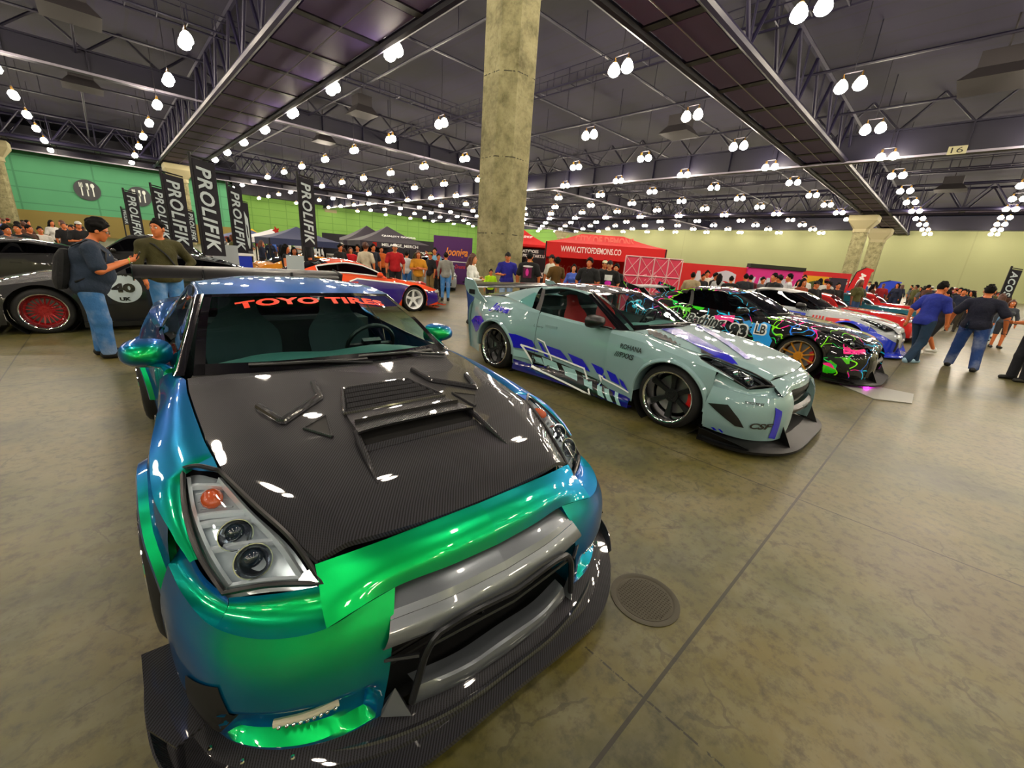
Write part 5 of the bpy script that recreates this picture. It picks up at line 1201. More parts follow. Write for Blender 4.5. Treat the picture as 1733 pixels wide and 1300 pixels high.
SKIN=P('skin_tan','#c8703e',.5); SKIN2=P('skin_light','#d48a5e',.5); SKIN3=P('skin_deep','#7a4227',.5); HAIR=P('hair_black','#050404',.8,spec=.2); HAIRB=P('hair_brown','#4a2413',.5); SHOE=P('shoe_black','#0c0c0e',.5); SHOEW=P('shoe_white','#d9d9d6',.5); EYE=P('eye_white','#e4e0da',.3); PUP=P('eye_dark','#120c08',.2)
def cloth(c):
    m=P('cloth_'+c.strip('#'),c,.9)
    if not m.node_tree.nodes.get('Bump'):
        n=NT(m); a=n.noise(n.coords(),6,4); n.bump(a,.6,.06); q=n.noise(n.coords(),3.5,3); n.l(n.mix(n.math('MULTIPLY',n.ramp(q,[(.45,'#000000'),(.7,'#ffffff')]),.28),c,'#d8dde4' if c in ('#33689f','#3f7cb8','#1f3f7a','#6a8fbc','#3f7fc4','#7f9cc4') else '#000000'),n.b.inputs['Base Color'])
    return m
def rotz(p,a): c,s=math.cos(a),math.sin(a); return np.array([p[0]*c-p[1]*s,p[0]*s+p[1]*c,p[2]])
POSES=dict(
 stand=dict(la=[(.02,.27,1.12),(.06,.27,.88)],ra=[(.02,-.27,1.12),(.06,-.27,.88)],lf=(0,.11),rf=(0,-.11),lk=None,rk=None),
 phone=dict(la=[(.10,.27,1.15),(.36,.10,1.26)],ra=[(.10,-.27,1.15),(.36,-.06,1.27)],lf=(-.02,.13),rf=(.06,-.13),lk=None,rk=None),
 onephone=dict(la=[(.02,.28,1.12),(.06,.29,.88)],ra=[(.06,-.28,1.13),(.34,-.14,1.12)],lf=(0,.12),rf=(.04,-.12),lk=None,rk=None),
 hip=dict(la=[(-.05,.36,1.16),(.08,.22,1.02)],ra=[(.02,-.27,1.12),(.10,-.25,.90)],lf=(.02,.12),rf=(0,-.12),lk=None,rk=None),
 walk=dict(la=[(-.10,.26,1.14),(-.06,.27,.90)],ra=[(.10,-.26,1.13),(.22,-.25,.92)],lf=(.24,.09),rf=(-.24,-.09),lk=(.16,.10),rk=(-.02,-.10)),
 wide=dict(la=[(-.02,.33,1.14),(.06,.36,.90)],ra=[(-.02,-.33,1.14),(.06,-.36,.90)],lf=(.16,.20),rf=(-.14,-.22),lk=None,rk=None),
 cross=dict(la=[(.10,.27,1.14),(.24,.0,1.18)],ra=[(.10,-.27,1.14),(.26,.02,1.14)],lf=(0,.11),rf=(.03,-.11),lk=None,rk=None))
def figure_meshes(pose='stand',b=1.,vox=.016,sleeve='short',legs='long',hair='short',female=False,headturn=0.,nod=0.,lean=0.,shoes=True,look='',belly=0.):
    """returns dict part -> (V,F) for a 1.75 m figure facing +x"""
    p=POSES[pose]; L=lambda q:np.array(q,float)
    def ln(q): q=L(q); q=q.copy(); q[0]+=lean*max(q[2]-.9,0); return q
    sh=.165 if female else .19; hip=.10
    lo,hi=(-.48,-.52,-.03),(.58,.52,1.86); 
    S=[ln((0,s*sh*b**.5,1.385)) for s in (1,-1)]; El=[ln(p['la'][0]),ln(p['ra'][0])]; Wr=[ln(p['la'][1]),ln(p['ra'][1])]
    for q in El+Wr: q[1]*=b**.5
    Hp=[L((0,s*hip*b**.4,.92)) for s in (1,-1)]; Ft=[L((p['lf'][0],p['lf'][1],.07)),L((p['rf'][0],p['rf'][1],.07))]
    Kn=[]
    for i,kk in enumerate(('lk','rk')):
        m=(Hp[i]+Ft[i])/2; m=L((m[0]+.02,m[1],.49)); 
        if p[kk]: m=L((p[kk][0],p[kk][1],.50))
        Kn.append(m)
    if pose=='walk': Ft[1][2]=.12
    ch=ln((.0,0,1.27)); wa=ln((.01,0,1.08)); pe=L((0,0,.95)); nk=ln((-.01,0,1.47)); hd=ln((.025+.05*nod,0,1.625-.015*nod))
    def torso(d,inf=0.,k=.05):
        w=b**.5
        d.ell(ch,(.115*w+inf+.3*belly*.2,.165*w*(.9 if female else 1)+inf,.20+inf),k); d.ell(wa+L((.02*belly,0,0)),(.105*b+inf+.05*belly,.14*b+inf+.02*belly,.17+inf),k); d.ell(pe,(.115*b**.7+inf,.16*b**.7+inf,.12+inf),k)
        for q in S: d.cone(ln((-.005,q[1]*.3,1.435)),q,.055*w+inf*.8,.060*w+inf,k)
        d.cone(ln((0,0,1.40)),nk,.06+inf*.5,.052+inf*.4,k)
        if female:
            for s in (1,-1): d.ell(ln((.09,s*.075,1.27)),(.06+inf,.065+inf,.06+inf),.03)
    def leg(d,i,inf=0.,z0=None,k=.03,fl=0.):
        bw=b**.5
        d.cone(Hp[i],Kn[i],.092*bw+inf,.060*bw+inf+fl*.4,k); d.cone(Kn[i],Ft[i],.058*bw+inf+fl*.4,.040+inf+fl,k)
    def up(d,i,inf=0.,k=.025): d.cone(S[i],El[i],.056*b**.5+inf,.043*b**.4+inf,k)
    out={}
    # skin: one continuous body
    d=SDF(lo,hi,vox); torso(d)
    for i in (0,1):
        leg(d,i); up(d,i); d.cone(El[i],Wr[i],.042*b**.4,.027,.02)
        s=1 if i==0 else -1
        dr=Wr[i]-El[i]; dr/=np.linalg.norm(dr); side=np.cross(dr,L((0,0,1))) if abs(dr[2])<.8 else L((1,0,0)); side/=np.linalg.norm(side)+1e-9; nrm=np.cross(side,dr)
        pm_=Wr[i]+dr*.055; d.cone(Wr[i],pm_,.026,.03,.015,); d.cone(pm_-side*.022,pm_+side*.022,.018,.018,.012)
        if vox<.02:
            curl=nrm*(.03 if pose in('phone','onephone') else .012)*(1 if dr[2]>-.5 else s)
            for j,(o,l) in enumerate(((-.030,.062),(-.011,.074),(.009,.070),(.028,.055))):
                a=pm_+side*o+dr*.018; m=a+dr*l*.55+curl*.4; e=m+dr*l*.42+curl*1.2; d.cone(a,m,.0095,.009,.004); d.cone(m,e,.009,.0075,.003)
            a=pm_-side*.03-dr*.02; d.cone(a,a-side*.022+dr*.038+curl,.011,.009,.006); d.cone(a-side*.022+dr*.038+curl,a-side*.016+dr*.066+curl,.009,.0075,.003)
        f=Ft[i]; d.cone(f+L((-.04,0,-.02)),f+L((.13,s*.015,-.035)),.042,.032,.02)
    R=Matrix.Rotation(headturn,3,'Z')@Matrix.Rotation(nod*.6,3,'Y'); Rn=np.array(R)
    def hp(x,y,z): return hd+Rn@L((x,y,z))
    d.cone(nk,hp(-.015,0,-.06),.052,.05,.03); d.ell(hp(-.008,0,.02),(.092,.076,.105),.02,Rn); d.ell(hp(.028,0,-.045),(.062,.056,.068),.025,Rn)
    if vox<.02:
        d.cone(hp(.083,0,.02),hp(.104,0,-.022),.008,.014,.012); d.ell(hp(.078,0,-.066),(.016,.026,.008),.008,Rn); d.ell(hp(.082,0,-.053),(.014,.022,.006),.006,Rn); d.ell(hp(.06,0,-.098),(.025,.025,.018),.02,Rn)
        for s in (1,-1):
            d.ell(hp(.092,s*.032,.012),(.016,.019,.012),0,Rn,cut=True); d.cone(hp(.086,s*.018,.03),hp(.074,s*.05,.03),.008,.008,.012)
            d.ell(hp(-.008,s*.080,-.008),(.022,.013,.034),.008,Rn)
    out['body']=d.mesh()
    if vox<.02:
        for s in (1,-1):
            e=SDF(hd-.15,hd+.15,.006); e.ell(hp(.078,s*.032,.012),(.014,.015,.0135),0,Rn); out['eye%d'%s]=e.mesh()
            e=SDF(hd-.15,hd+.15,.005); e.ell(hp(.0895,s*.032,.011),(.006,.0075,.0075),0,Rn); out['pupil%d'%s]=e.mesh()
            e=SDF(hd-.15,hd+.15,.005); e.cone(hp(.092,s*.016,.036),hp(.079,s*.052,.036),.005,.004,0); out['brow%d'%s]=e.mesh()
    # top
    d=SDF(lo,hi,vox); torso(d,.016)
    hem=.86 if not female else .93
    if belly: hem=.80
    d.ell(L((.01*belly,0,.93)),(.125*b**.8+.02,.175*b**.8+.015,.16),.05)
    d.half((0,0,1),1.535); d.half((0,0,-1),-hem)
    for i in (0,1):
        if sleeve=='long': up(d,i,.013); d.cone(El[i],Wr[i]-(Wr[i]-El[i])*.06,.042*b**.4+.013,.034,.02)
        elif sleeve=='short':
            e=S[i]+(El[i]-S[i])*.78; d.cone(S[i],e,.066*b**.5+.006,.066*b**.5+.008,.025)
    nkc=ln((.02,0,1.515)); d.ell(nkc,(.085,.078,.055),0,cut=True); out['shirt']=d.mesh()
    # legs wear
    d=SDF(lo,hi,vox); d.ell(pe,(.115*b**.7+.013,.16*b**.7+.013,.12),.03)
    for i in (0,1): leg(d,i,.014,fl=.026 if legs=='loose' else 0.)
    d.half((0,0,1),1.0); d.half((0,0,-1),-(.50 if legs=='shorts' else .055)); out['trousers']=d.mesh()
    for i in (0,1):
        s=1 if i==0 else -1; f=Ft[i]; d=SDF(f-.25,f+.3,min(vox,.014)); d.cone(f+L((-.045,0,-.022)),f+L((.15,s*.018,-.032)),.050,.042,.02); d.cone(f+L((-.02,0,.02)),f+L((-.02,0,-.03)),.05,.05,.03)
        d.half((0,0,-1),-.001); out['shoe%d'%i]=d.mesh()
    # hair
    if hair:
        d=SDF(hd-np.array([.3,.3,.62]),hd+np.array([.3,.3,.25]),min(vox,.012)); d.ell(hp(-.014,0,.034),(.099,.083,.104),.02,Rn)
        if hair=='full': d.ell(hp(-.024,0,.05),(.108,.092,.100),.03,Rn)
        if vox<.02:
            rr=random.Random(5)
            for _ in range(46 if hair=='full' else 26):
                a_,b_=rr.uniform(0,6.28),rr.uniform(.1,1.5); q=(.100*math.cos(a_)*math.sin(b_),.088*math.sin(a_)*math.sin(b_),.108*math.cos(b_)); sc_=1.05 if hair=='full' else 1.0; rad=.020 if hair=='full' else .011; d.ell(hp(-.022+q[0]*sc_,q[1]*sc_,.04+q[2]*sc_),(rad*1.3,rad,rad),.012)
        # clear the face
        q=hp(.02,0,0); nrm=Rn@L((.82,0,-.57)); c=hp(.045,0,.035)@nrm; d.half(nrm,c); nz=Rn@L((.45,0,-1)); d.half(nz,hp(0,0,-.03)@nz)
        if hair=='long':
            d2=[(-.06,0,-.02),(-.10,0,-.16),(-.10,0,-.32)]; d.cone(hp(*d2[0]),hp(*d2[1]),.085,.085,.04,(1,1,1)); d.cone(hp(*d2[1]),ln(hd+L((-.09,0,-.36))),.08,.055,.04)
            for s in (1,-1): d.cone(hp(-.01,s*.075,.03),hp(-.02,s*.095,-.16),.03,.028,.03)
        out['hair']=d.mesh()
    elif look=='cap' or hair is None: pass
    if look=='cap':
        d=SDF(hd-.25,hd+.3,min(vox,.012)); d.ell(hp(-.008,0,.045),(.106,.092,.095),.01,Rn); nz=Rn@L((0,0,-1)); d.half(nz,hp(0,0,.045)@nz); d.ell(hp(.11,0,.05),(.085,.075,.010),.01,Rn); out['cap']=d.mesh()
    return out,dict(hp=hp,wr=Wr,el=El,S=S,hd=hd)
_FIG={}
def person(label,x,y,face,H=1.75,group=None,skin=SKIN,shirt='#1a1c22',pants='#20242c',shoe=SHOE,hairm=HAIR,capc='#0e0e12',extra=None,name='person',**k):
    key=repr(sorted(k.items()))
    if key not in _FIG:
        ms,info=figure_meshes(**k); _FIG[key]=({n:mesh_from(n.rstrip('-01'),*v,SKIN) for n,v in ms.items() if len(v[0])},info)
    ms,info=_FIG[key]; sc=H/1.75
    occ(x,y,.33); t=thing(name,label,'person',(x,y,0),face,group); t.scale=(sc,sc,sc)
    mm=dict(body=skin,eye=EYE,pupil=PUP,brow=HAIR,shirt=cloth(shirt),trousers=cloth(pants),shoe=shoe,hair=hairm,cap=cloth(capc))
    parts={}
    for n,me in ms.items():
        o=bpy.data.objects.new(n.rstrip('-01'),me); COL.objects.link(o); o.parent=t; o.material_slots[0].link='OBJECT'; o.material_slots[0].material=mm[n.rstrip('-01')]; parts[n]=o
    if extra: extra(t,info,parts)
    return t
# ================================================================ flags, canopies, booth walls
FLG=P('flag_black','#15131f',.8); FLT=P('flag_lettering','#b9c6cc',.7); POLE=P('pole_dark','#1a1a1e',.5,metal=.5)
def hdir(u):
    d=_F+_R*(u-866.5)/CF-_U*(430-650)/CF; d=np.array([d[0],d[1]]); return d/np.linalg.norm(d)
def tall_flag(label,tl,tr,vb,dist,txt='PROLIFIK',m=FLG,tm=FLT,group=None,yaw=0.):
    a=at_dist(*tl,dist); b=at_dist(*tr,dist); w=np.linalg.norm((b-a)[:2]); zt=max(a[2],b[2]-0); zb=at_dist((tl[0]+tr[0])/2,vb,dist)[2]
    occ(*((a+b)/2)[:2],.45); t=thing('feather_flag',label,'flag',(a[0],a[1],0),math.atan2((b-a)[1],(b-a)[0])+yaw,group); h=zt-zb
    G=np.array([[(w*s,.04*math.sin(5*s+3*q)*s,zb+h*(1-q)+.0-.18*w*s*(1-q)) for q in np.linspace(0,1,14)] for s in np.linspace(0,1,8)])
    G2=G.copy(); G2[...,1]+=.012; mb=MB().grid(G,flip=True).grid(G2); ed=np.concatenate([G[:,0],G[-1,1:]]); 
    fl=mb.build('flag_cloth',m,t)
    MB().tube((0,0,0),(0,0,zt+.1),.03,n=8).tube((0,0,zt+.04),(w,0,zt+.04-.18*w),.018,n=6).box((0,0,.03),(.5,.5,.06)).build('pole',POLE,t)
    bv=bvh_of([MB().grid(G,flip=True)])
    l=MB(); drape(l,text_fit(txt,h*.88,w*.62,shear=.25,bold=.025,space=1.12),bv,(w*.5,-1.2,zb+h*.5-.08*w),(0,0,-1),(1,0,0),(0,1,0),.02,size=.3); l.build('flag_lettering',tm,fl,ang=180)
    return t
tall_flag('largest tall black flag with white script, in front of the flared column',(321,266),(362,272),432,12.5)
tall_flag('tall black flag just left of the largest flag',(272,293),(309,297),420,14.5)
tall_flag('narrow black flag at the left of the group before the mint wall',(255,317),(278,318),408,17)
tall_flag('leftmost tall black flag in front of the mint wall',(209,326),(232,326),402,20)
tall_flag('tall black flag between the largest flag and the white canopy',(385,320),(408,317),428,15.0)
tall_flag('lone tall black flag above the person in a black cap',(503,298),(530,304),418,13.0,txt='PROLIFIK')
tall_flag('small far black flag peeking out right of the second flag',(315,357),(328,357),410,26)
tall_flag('small far black flag left of the leftmost tall flag',(205,354),(216,354),380,30)
tall_flag('plain black flag close behind the flag near the white canopy',(404,342),(419,342),424,23,txt='P')
tall_flag('slanted black banner with white lettering at the right edge',(1711,455),(1731,458),505,24,txt='ACOS')
def feather(label,u,vt,vb,dist,col,txt,lean=.35,w=.75):
    b=at_dist(u,vb,dist); z1=at_dist(u,vt,dist)[2]; z0=max(b[2],.3); r=hdir(u); t=thing('feather_flag',label,'flag',(b[0],b[1],0),math.atan2(-r[0],r[1]))
    h=z1-z0; L=[];Rr=[]
    for q in np.linspace(0,1,16):
        x0=lean*h*q*.6; wd=w*(1-.25*q) if q<.8 else w*(.8)*math.sqrt(max(0,1-((q-.8)/.2)**2)); L.append((x0+w*.9*(q>.8)*(q-.8)*2,0,z0+h*q)); Rr.append((x0+w*.9*(q>.8)*(q-.8)*2+wd,0,z0+h*q))
    G=np.array([L,Rr]).transpose(1,0,2); G=np.stack([G[:,0]*(1-s)+G[:,1]*s for s in np.linspace(0,1,5)],1); G2=G+np.array([0,.015,0]); cl=MB().grid(G).grid(G2,flip=True).build('flag_cloth',P('flag_'+col.strip('#'),col,.7),t)
    MB().path([(0,0,0)]+[tuple(p) for p in L],.025,6).build('pole',POLE,t)
    if txt:
        bv=bvh_of([MB().grid(G)]); l=MB(); ang=math.atan2(h,lean*h*.6); drape(l,text_fit(txt,h*.6,w*.4,shear=.2,bold=.05),bv,(lean*h*.3+w*.48,-1.,z0+h*.45),(math.cos(ang),0,math.sin(ang)),(-math.sin(ang),0,math.cos(ang)),(0,1,0),.03,size=.4); l.build('flag_lettering',LWH,cl,ang=180)
feather('red feather flag with white lettering at the end of the red booth wall',1432,451,492,28.5,'#c8101a','JDM')
feather('small blue feather flag in front of the pale right wall',1480,473,495,34,'#1f3fc8',None,w=1.1)
def canopy(label,x,y,w,d,ze,zp,col,rz=0,val=None,ridge=0.,legs=True,vtx=None,txtm=None,top=None,name='canopy_tent'):
    occ(x,y,max(w,d)*.72); t=thing(name,label,'tent',(x,y,0),rz); m=P('canopy_'+col.strip('#'),col,.65)
    e=[(-w/2,-d/2),(w/2,-d/2),(w/2,d/2),(-w/2,d/2)]; rp=[(-ridge/2,0,zp),(ridge/2,0,zp)]
    mb=MB()
    def face(a,b,p,q):
        G=np.array([[np.array(u)*(1-s)+np.array(v)*s-np.array([0,0,.10*(zp-ze)*math.sin(PI*s)]) for s in np.linspace(0,1,8)] for u,v in zip(np.linspace(a,b,8),np.linspace(p,q,8))]); mb.grid(G); return G
    c=[(a,b,ze) for a,b in e]
    F0=face(c[0],c[1],rp[0],rp[1]); face(c[1],c[2],rp[1],rp[1]); face(c[2],c[3],rp[1],rp[0]); F3=face(c[3],c[0],rp[0],rp[0])
    roof=mb.build('canopy_roof',m,t,ang=25)
    vh=.28 if val is None else val; mb=MB()
    for i in range(4):
        a,b=np.array(c[i]),np.array(c[(i+1)%4]); dz=np.array([0,0,-vh]); mb.grid(np.array([[a,b],[a+dz,b+dz]]))
    va=mb.build('valance',m,t)
    if legs:
        for a,b in e: MB().box((a*.985,b*.985,ze/2),(.05,.05,ze)).build('leg',POLE,t)
    return t,roof,va,(c,rp,vh)
def face_text(par,txt,org,ud,vd,w,h,m,name='lettering',**k):
    V,F=text_fit(txt,w,h,**k); ud=np.array(ud,float);vd=np.array(vd,float); V=np.array(org)+V[:,:1]*ud+V[:,1:2]*vd
    mb=MB().add(V,F); return mb.build(name,m,par,smooth=False)
TW=P('tent_lettering','#ffe9e6',.6); 
# red canopies: left edge faces us along -x / -y; orientation follows the hall
p=at_dist(1015,440,18.2); rzc=math.atan2(p[1],p[0])-PI/2
zt=at_dist(1000,397,18.2)[2]; ze=at_dist(1000,421,16.9)[2]
T,rf_,va_,g_=canopy('large red canopy with white web address on its front',p[0],p[1],4.6,2.8,2.35,zt,'#d40a0e',rz=rzc+.12,ridge=1.7,val=.55)
face_text(va_,'WWW.CITYOFDEMONS.CO',(-.55,-1.42,2.12),(1,0,0),(0,0,1),2.3,.22,TW,bold=.02)
face_text(rf_,'CITY OF DEMONS',(0,-.78,2.35+(zt-2.35)*.42),(1,0,0),(0,.62,.78),2.3,.42,P('tent_print','#e06a60',.7),bold=.03)
MB().grid(np.array([[(-2.25,1.3,1.8),(2.25,1.3,1.8)],[(-2.25,1.3,0),(2.25,1.3,0)]])).build('back_wall',P('canopy_d40a0e'),T)
face_text(T,'CITY OF DEMONS',(-.8,1.26,1.25),(1,0,0),(0,0,1),2.4,.5,P('tent_print'))
p=at_dist(885,440,21.5); zt=at_dist(866,378,21.5)[2]
T,rf_,va_,g_=canopy('red canopy with black back wall beside the concrete column',p[0]-.3,p[1]+.3,3.4,2.6,2.3,max(zt,3.2),'#d40a0e',rz=math.atan2(p[1],p[0])-PI/2,val=.1)
bw=MB().box((0,1.3,1.1),(3.5,.05,2.2)).box((1.2,-1.2,1.05),(1.3,.05,2.1)).build('booth_wall',P('booth_black','#17121f',.7),T)
face_text(bw,'ATYDOES',(.75,-1.24,2.0),(1,0,0),(0,0,1),.75,.14,LWH,bold=.03); face_text(bw,'PRESSSTART.US',(.95,-1.24,1.80),(1,0,0),(0,0,1),1.1,.14,LWH,bold=.03); face_text(bw,'PSS',(1.4,-1.24,.95),(1,0,0),(0,0,1),.5,.28,LWH,shear=.3,bold=.04)
MB().prism([(.80+.13*math.cos(a),-1.24,1.45+.17*math.sin(a)) for a in np.linspace(0,2*PI,9)[:-1]],(0,-.01,0)).build('yellow_emblem',P('emblem_yellow','#d8a010',.6),bw)
V,F=text_fit('PRESS START',.85,.16,shear=.2,bold=.03); face_text(rf_,'SPEED SHOP',(.35,-.95,2.3+(max(zt,3.2)-2.3)*.36),(1,0,0),(0,.85,.52),.9,.22,LWH,shear=.25,bold=.04)
# pink mesh backdrop on a truss frame
p0=at_dist(1051,490,15.6); p1=at_dist(1146,490,16.6); z1=at_dist(1051,432,15.6)[2]; ln_=np.linalg.norm((p1-p0)[:2])
T=thing('banner_backdrop','translucent pink banner stretched on a silver truss frame','backdrop',(p0[0],p0[1],0),math.atan2((p1-p0)[1],(p1-p0)[0]))
MB().box((ln_/2,0,z1/2+.05),(ln_-.1,.02,z1-.1)).build('banner',P('banner_pink','#d8385c',.6),T,smooth=False)
fr=MB()
for x in np.linspace(0,ln_,5): fr.tube((x,-.03,0),(x,-.03,z1),.022,n=6)
for z in np.linspace(.05,z1,4): fr.tube((0,-.03,z),(ln_,-.03,z),.022,n=6)
for i in range(4):
    for j in range(3):
        xs=np.linspace(0,ln_,5); zs=np.linspace(.05,z1,4); fr.tube((xs[i],-.04,zs[j]),(xs[i+1],-.04,zs[j+1]),.010,n=5); fr.tube((xs[i+1],-.04,zs[j]),(xs[i],-.04,zs[j+1]),.010,n=5)
fr.build('truss_frame',P('truss_pale','#e0b8bc',.4,metal=.4),T)
def emblem(seed):
    r=random.Random(seed); mb=MB()
    for i in range(46):
        a=r.uniform(0,6.28); q=r.random()**.6; x=ln_*.52+.55*q*math.cos(a); z=z1*.52+.62*q*math.sin(a); b=r.uniform(0,6.28); l=r.uniform(.05,.2); mb.box((x,-.018,z),(l,.006,.02),rot=Matrix.Rotation(b,3,'Y'))
    return mb
tag(emblem(3).build('banner_print',P('banner_white','#f0b8c4',.6),T,smooth=False),kind='stuff')
# booth walls right of it
def booth_wall(label,u0,v0,d0,u1,v1,d1,col,name='booth_wall'):
    a=at_dist(u0,v0,d0); b=at_dist(u1,v1,d1); l=np.linalg.norm((b-a)[:2]); z=(a[2]+b[2])/2; [occ(*(a[:2]+(b-a)[:2]*q),.35) for q in np.linspace(0,1,max(2,int(l/.6)))]; t=thing(name,label,'booth wall',(a[0],a[1],0),math.atan2((b-a)[1],(b-a)[0]))
    MB().box((l/2,.1,z/2),(l,.12,z)).build('panel',P('panel_'+col.strip('#'),col,.6),t,smooth=False); return t,l,z
t,l,z=booth_wall('red booth wall with a large white letter C',1146,445,19,1266,452,21.5,'#d00c10')
face_text(t,'C',(l*.66,.02,z*.52),(1,0,0),(0,0,1),1.5,1.5,P('letter_pale','#c9c9d8',.6),bold=.08); face_text(t,'A',(l*.32,.02,z*.55),(1,0,0),(0,0,1),.9,1.2,P('letter_pale'),bold=.05)
t,l,z=booth_wall('pink booth wall with white lettering right of the red wall',1268,453,21.5,1362,459,24,'#d8188a'); face_text(t,'LBWK',(l*.45,.02,z*.6),(1,0,0),(0,0,1),2.6,.8,P('letter_pale'),shear=.2,bold=.06)
MB().box((l/2,.05,z+.08),(l,.2,.16)).build('dark_top_rail',BLK,t)
t,l,z=booth_wall('long red booth wall behind the yellow poster',1322,456,25.5,1443,463,27,'#c00c1c'); face_text(t,'R A C I N G',(l*.7,.02,z*.8),(1,0,0),(0,0,1),1.8,.25,LWH)
t,l,z=booth_wall('yellow poster with a dark car on the red booth wall',1359,466,25.2,1409,469,25.9,'#e0a80c',name='poster')
MB().add(np.array([(l*.2,.02,z*.72),(l*.28,.02,z*.84),(l*.45,.02,z*.88),(l*.6,.02,z*.82),(l*.68,.02,z*.74),(l*.66,.02,z*.66),(l*.2,.02,z*.66)]),[list(range(7))]).build('poster_car',P('poster_green','#4a5a2a',.6),t)
t,l,z=booth_wall('dark booth wall panel left of the red feather flag',1408,470,24.5,1436,472,25,'#241a30')
# canopies in the middle distance
def can(label,u,vp,ve,dist,w,col,**k):
    p=at_dist(u,430,dist); zp=at_dist(u,vp,dist)[2]; ze=at_dist(u,ve,dist)[2]; return canopy(label,p[0],p[1],w,w,ze,zp,col,rz=math.atan2(p[1],p[0])-PI/2+.25,**k)
T,r_,v_,g_=can('black canopy with red square logo and white lettering, right one of the pair',656,383,411,25,3.6,'#241c2c')
face_text(v_,'MELANGE_MERCH',(.2,-1.82,g_[0][0][2]-.14),(1,0,0),(0,0,1),1.9,.17,LWH,bold=.02); MB().box((-1.1,-1.81,g_[0][0][2]-.14),(.2,.02,.2)).build('red_logo',P('tail_red'),v_); face_text(r_,'QUALITY GOODS',(.3,-1.25,g_[0][0][2]+.32),(1,0,0),(0,.85,.5),1.8,.2,LWH,bold=.04)
T,r_,v_,g_=can('black canopy with white lettering, left one of the pair',622,382,410,30.5,3.8,'#241c2c')
face_text(v_,'MELANGE',(.1,-1.82,g_[0][0][2]-.14),(1,0,0),(0,0,1),1.3,.17,LWH,bold=.02)
T,r_,v_,g_=can('white canopy with a red emblem on its roof',464,388,404,30,3.0,'#d8d8dc'); MB().prism([(.22*math.cos(a)*(1 if i%2 else .5),-.86+.0,g_[0][0][2]+.45+.26*math.sin(a)*(1 if i%2 else .5)) for i,a in enumerate(np.linspace(0,2*PI,11)[:-1])],(0,-.03,0)).build('red_emblem',P('tail_red'),r_)
can('dark blue canopy behind the lone tall flag',505,384,406,24.5,3.2,'#1f2a52'); can('small blue canopy left of the white canopy',421,386,403,33,3.0,'#3a4a7a')
can('small yellow inflatable tent behind the flag near the white canopy',431,387,402,38.5,1.6,'#d8b010',name='promo_tent')
# booth back walls
t,l,z=booth_wall('long black booth wall behind the black canopies',545,400,32,737,404,33,'#16141f'); face_text(t,'JOOLINE',(l*.88,.02,z*.62),(1,0,0),(0,0,1),1.0,.22,LWH,bold=.04); face_text(t,'PHANTOM',(l*.04,.02,z*.45),(1,0,0),(0,0,1),2.0,.5,LWH,bold=.06)
t,l,z=booth_wall('black booth box left of the black canopies with a white lettered strip',546,395,26,574,396,26,'#191722',name='booth_box'); MB().box((l*.5,.0,z*.46),(l*.72,.03,.28)).build('white_strip',LWH,t); face_text(t,'PHANTOM',(l*.5,-.025,z*.46),(1,0,0),(0,0,1),l*.62,.17,LBK,bold=.05)
t,l,z=booth_wall('purple banner wall with orange script lettering left of the column',734,399,24,800,402,24,'#4a1460',name='banner_wall')
face_text(t,'Jooniga',(l*.58,.02,z*.66),(1,0,0),(0,0,1),1.3,.55,P('script_orange','#f0902a',.6),shear=.3,bold=.02); MB().box((l*.6,.02,z*.48),(1.4,.02,.04)).build('underline',LWH,t); face_text(t,'Hot Dreams',(l*.62,.02,z*.38),(1,0,0),(0,0,1),.9,.2,P('script_red','#e0402a',.6),shear=.3)
# sign boards held up in front of the cars and display pieces
for lab,u,v,d_,w,h in (('pale info board beside the yellow coupe',382,432,13.2,.55,.5),('pale tablet sign held by the woman in the tank top',500,447,10.4,.34,.36)):
    p=at_dist(u,v,d_); r=hdir(u); occ(p[0],p[1],.4); t=thing('info_board',lab,'sign',(p[0],p[1],0),math.atan2(-r[0],r[1])); MB().box((0,0,p[2]),(w,.03,h)).build('board',P('board_pale','#a9b4bc',.5),t,smooth=False); MB().tube((0,.02,0),(0,.02,p[2]),.015).box((0,.02,.01),(.3,.3,.02)).build('stand',POLE,t)
p=at_dist(403,442,13.9); t=thing('blue_cooler','bright blue display box beside the yellow coupe','box',(p[0],p[1],0),.4); MB().box((0,0,.6),(.55,.45,1.2),taper=.92).build('body',P('box_blue','#1238c8',.5),t,ang=20); MB().box((0,0,1.22),(.58,.48,.06)).build('lid',LWH,t)
def face_cam(x,y,a=0.): return math.atan2(-y,-x)+a     # a=0 faces the camera; pi = seen from behind
def at_px(u,v,dist): p=at_dist(u,v,dist); return p[0],p[1],p[2]
def put(label,u,v,dist,a,**k):
    """person whose head top is at photo pixel (u,v), dist metres away; a = turn from facing the camera"""
    for dd in [0,.12,-.12,.24,-.24]+[.12*k for k in range(3,34)]+[-.12*k for k in range(3,10)]:
        if free(*at_px(u,v,dist+dd)[:2],.30 if k.get('b',1)<1.2 else .36): dist+=dd; break
    x,y,z=at_px(u,v,dist); return person(label,x,y,face_cam(x,y,a),H=min(max(z,1.2),1.95) if not k.pop('kid',0) else z,**k)
RT=PI/2   # +RT turns the figure to face photo-right
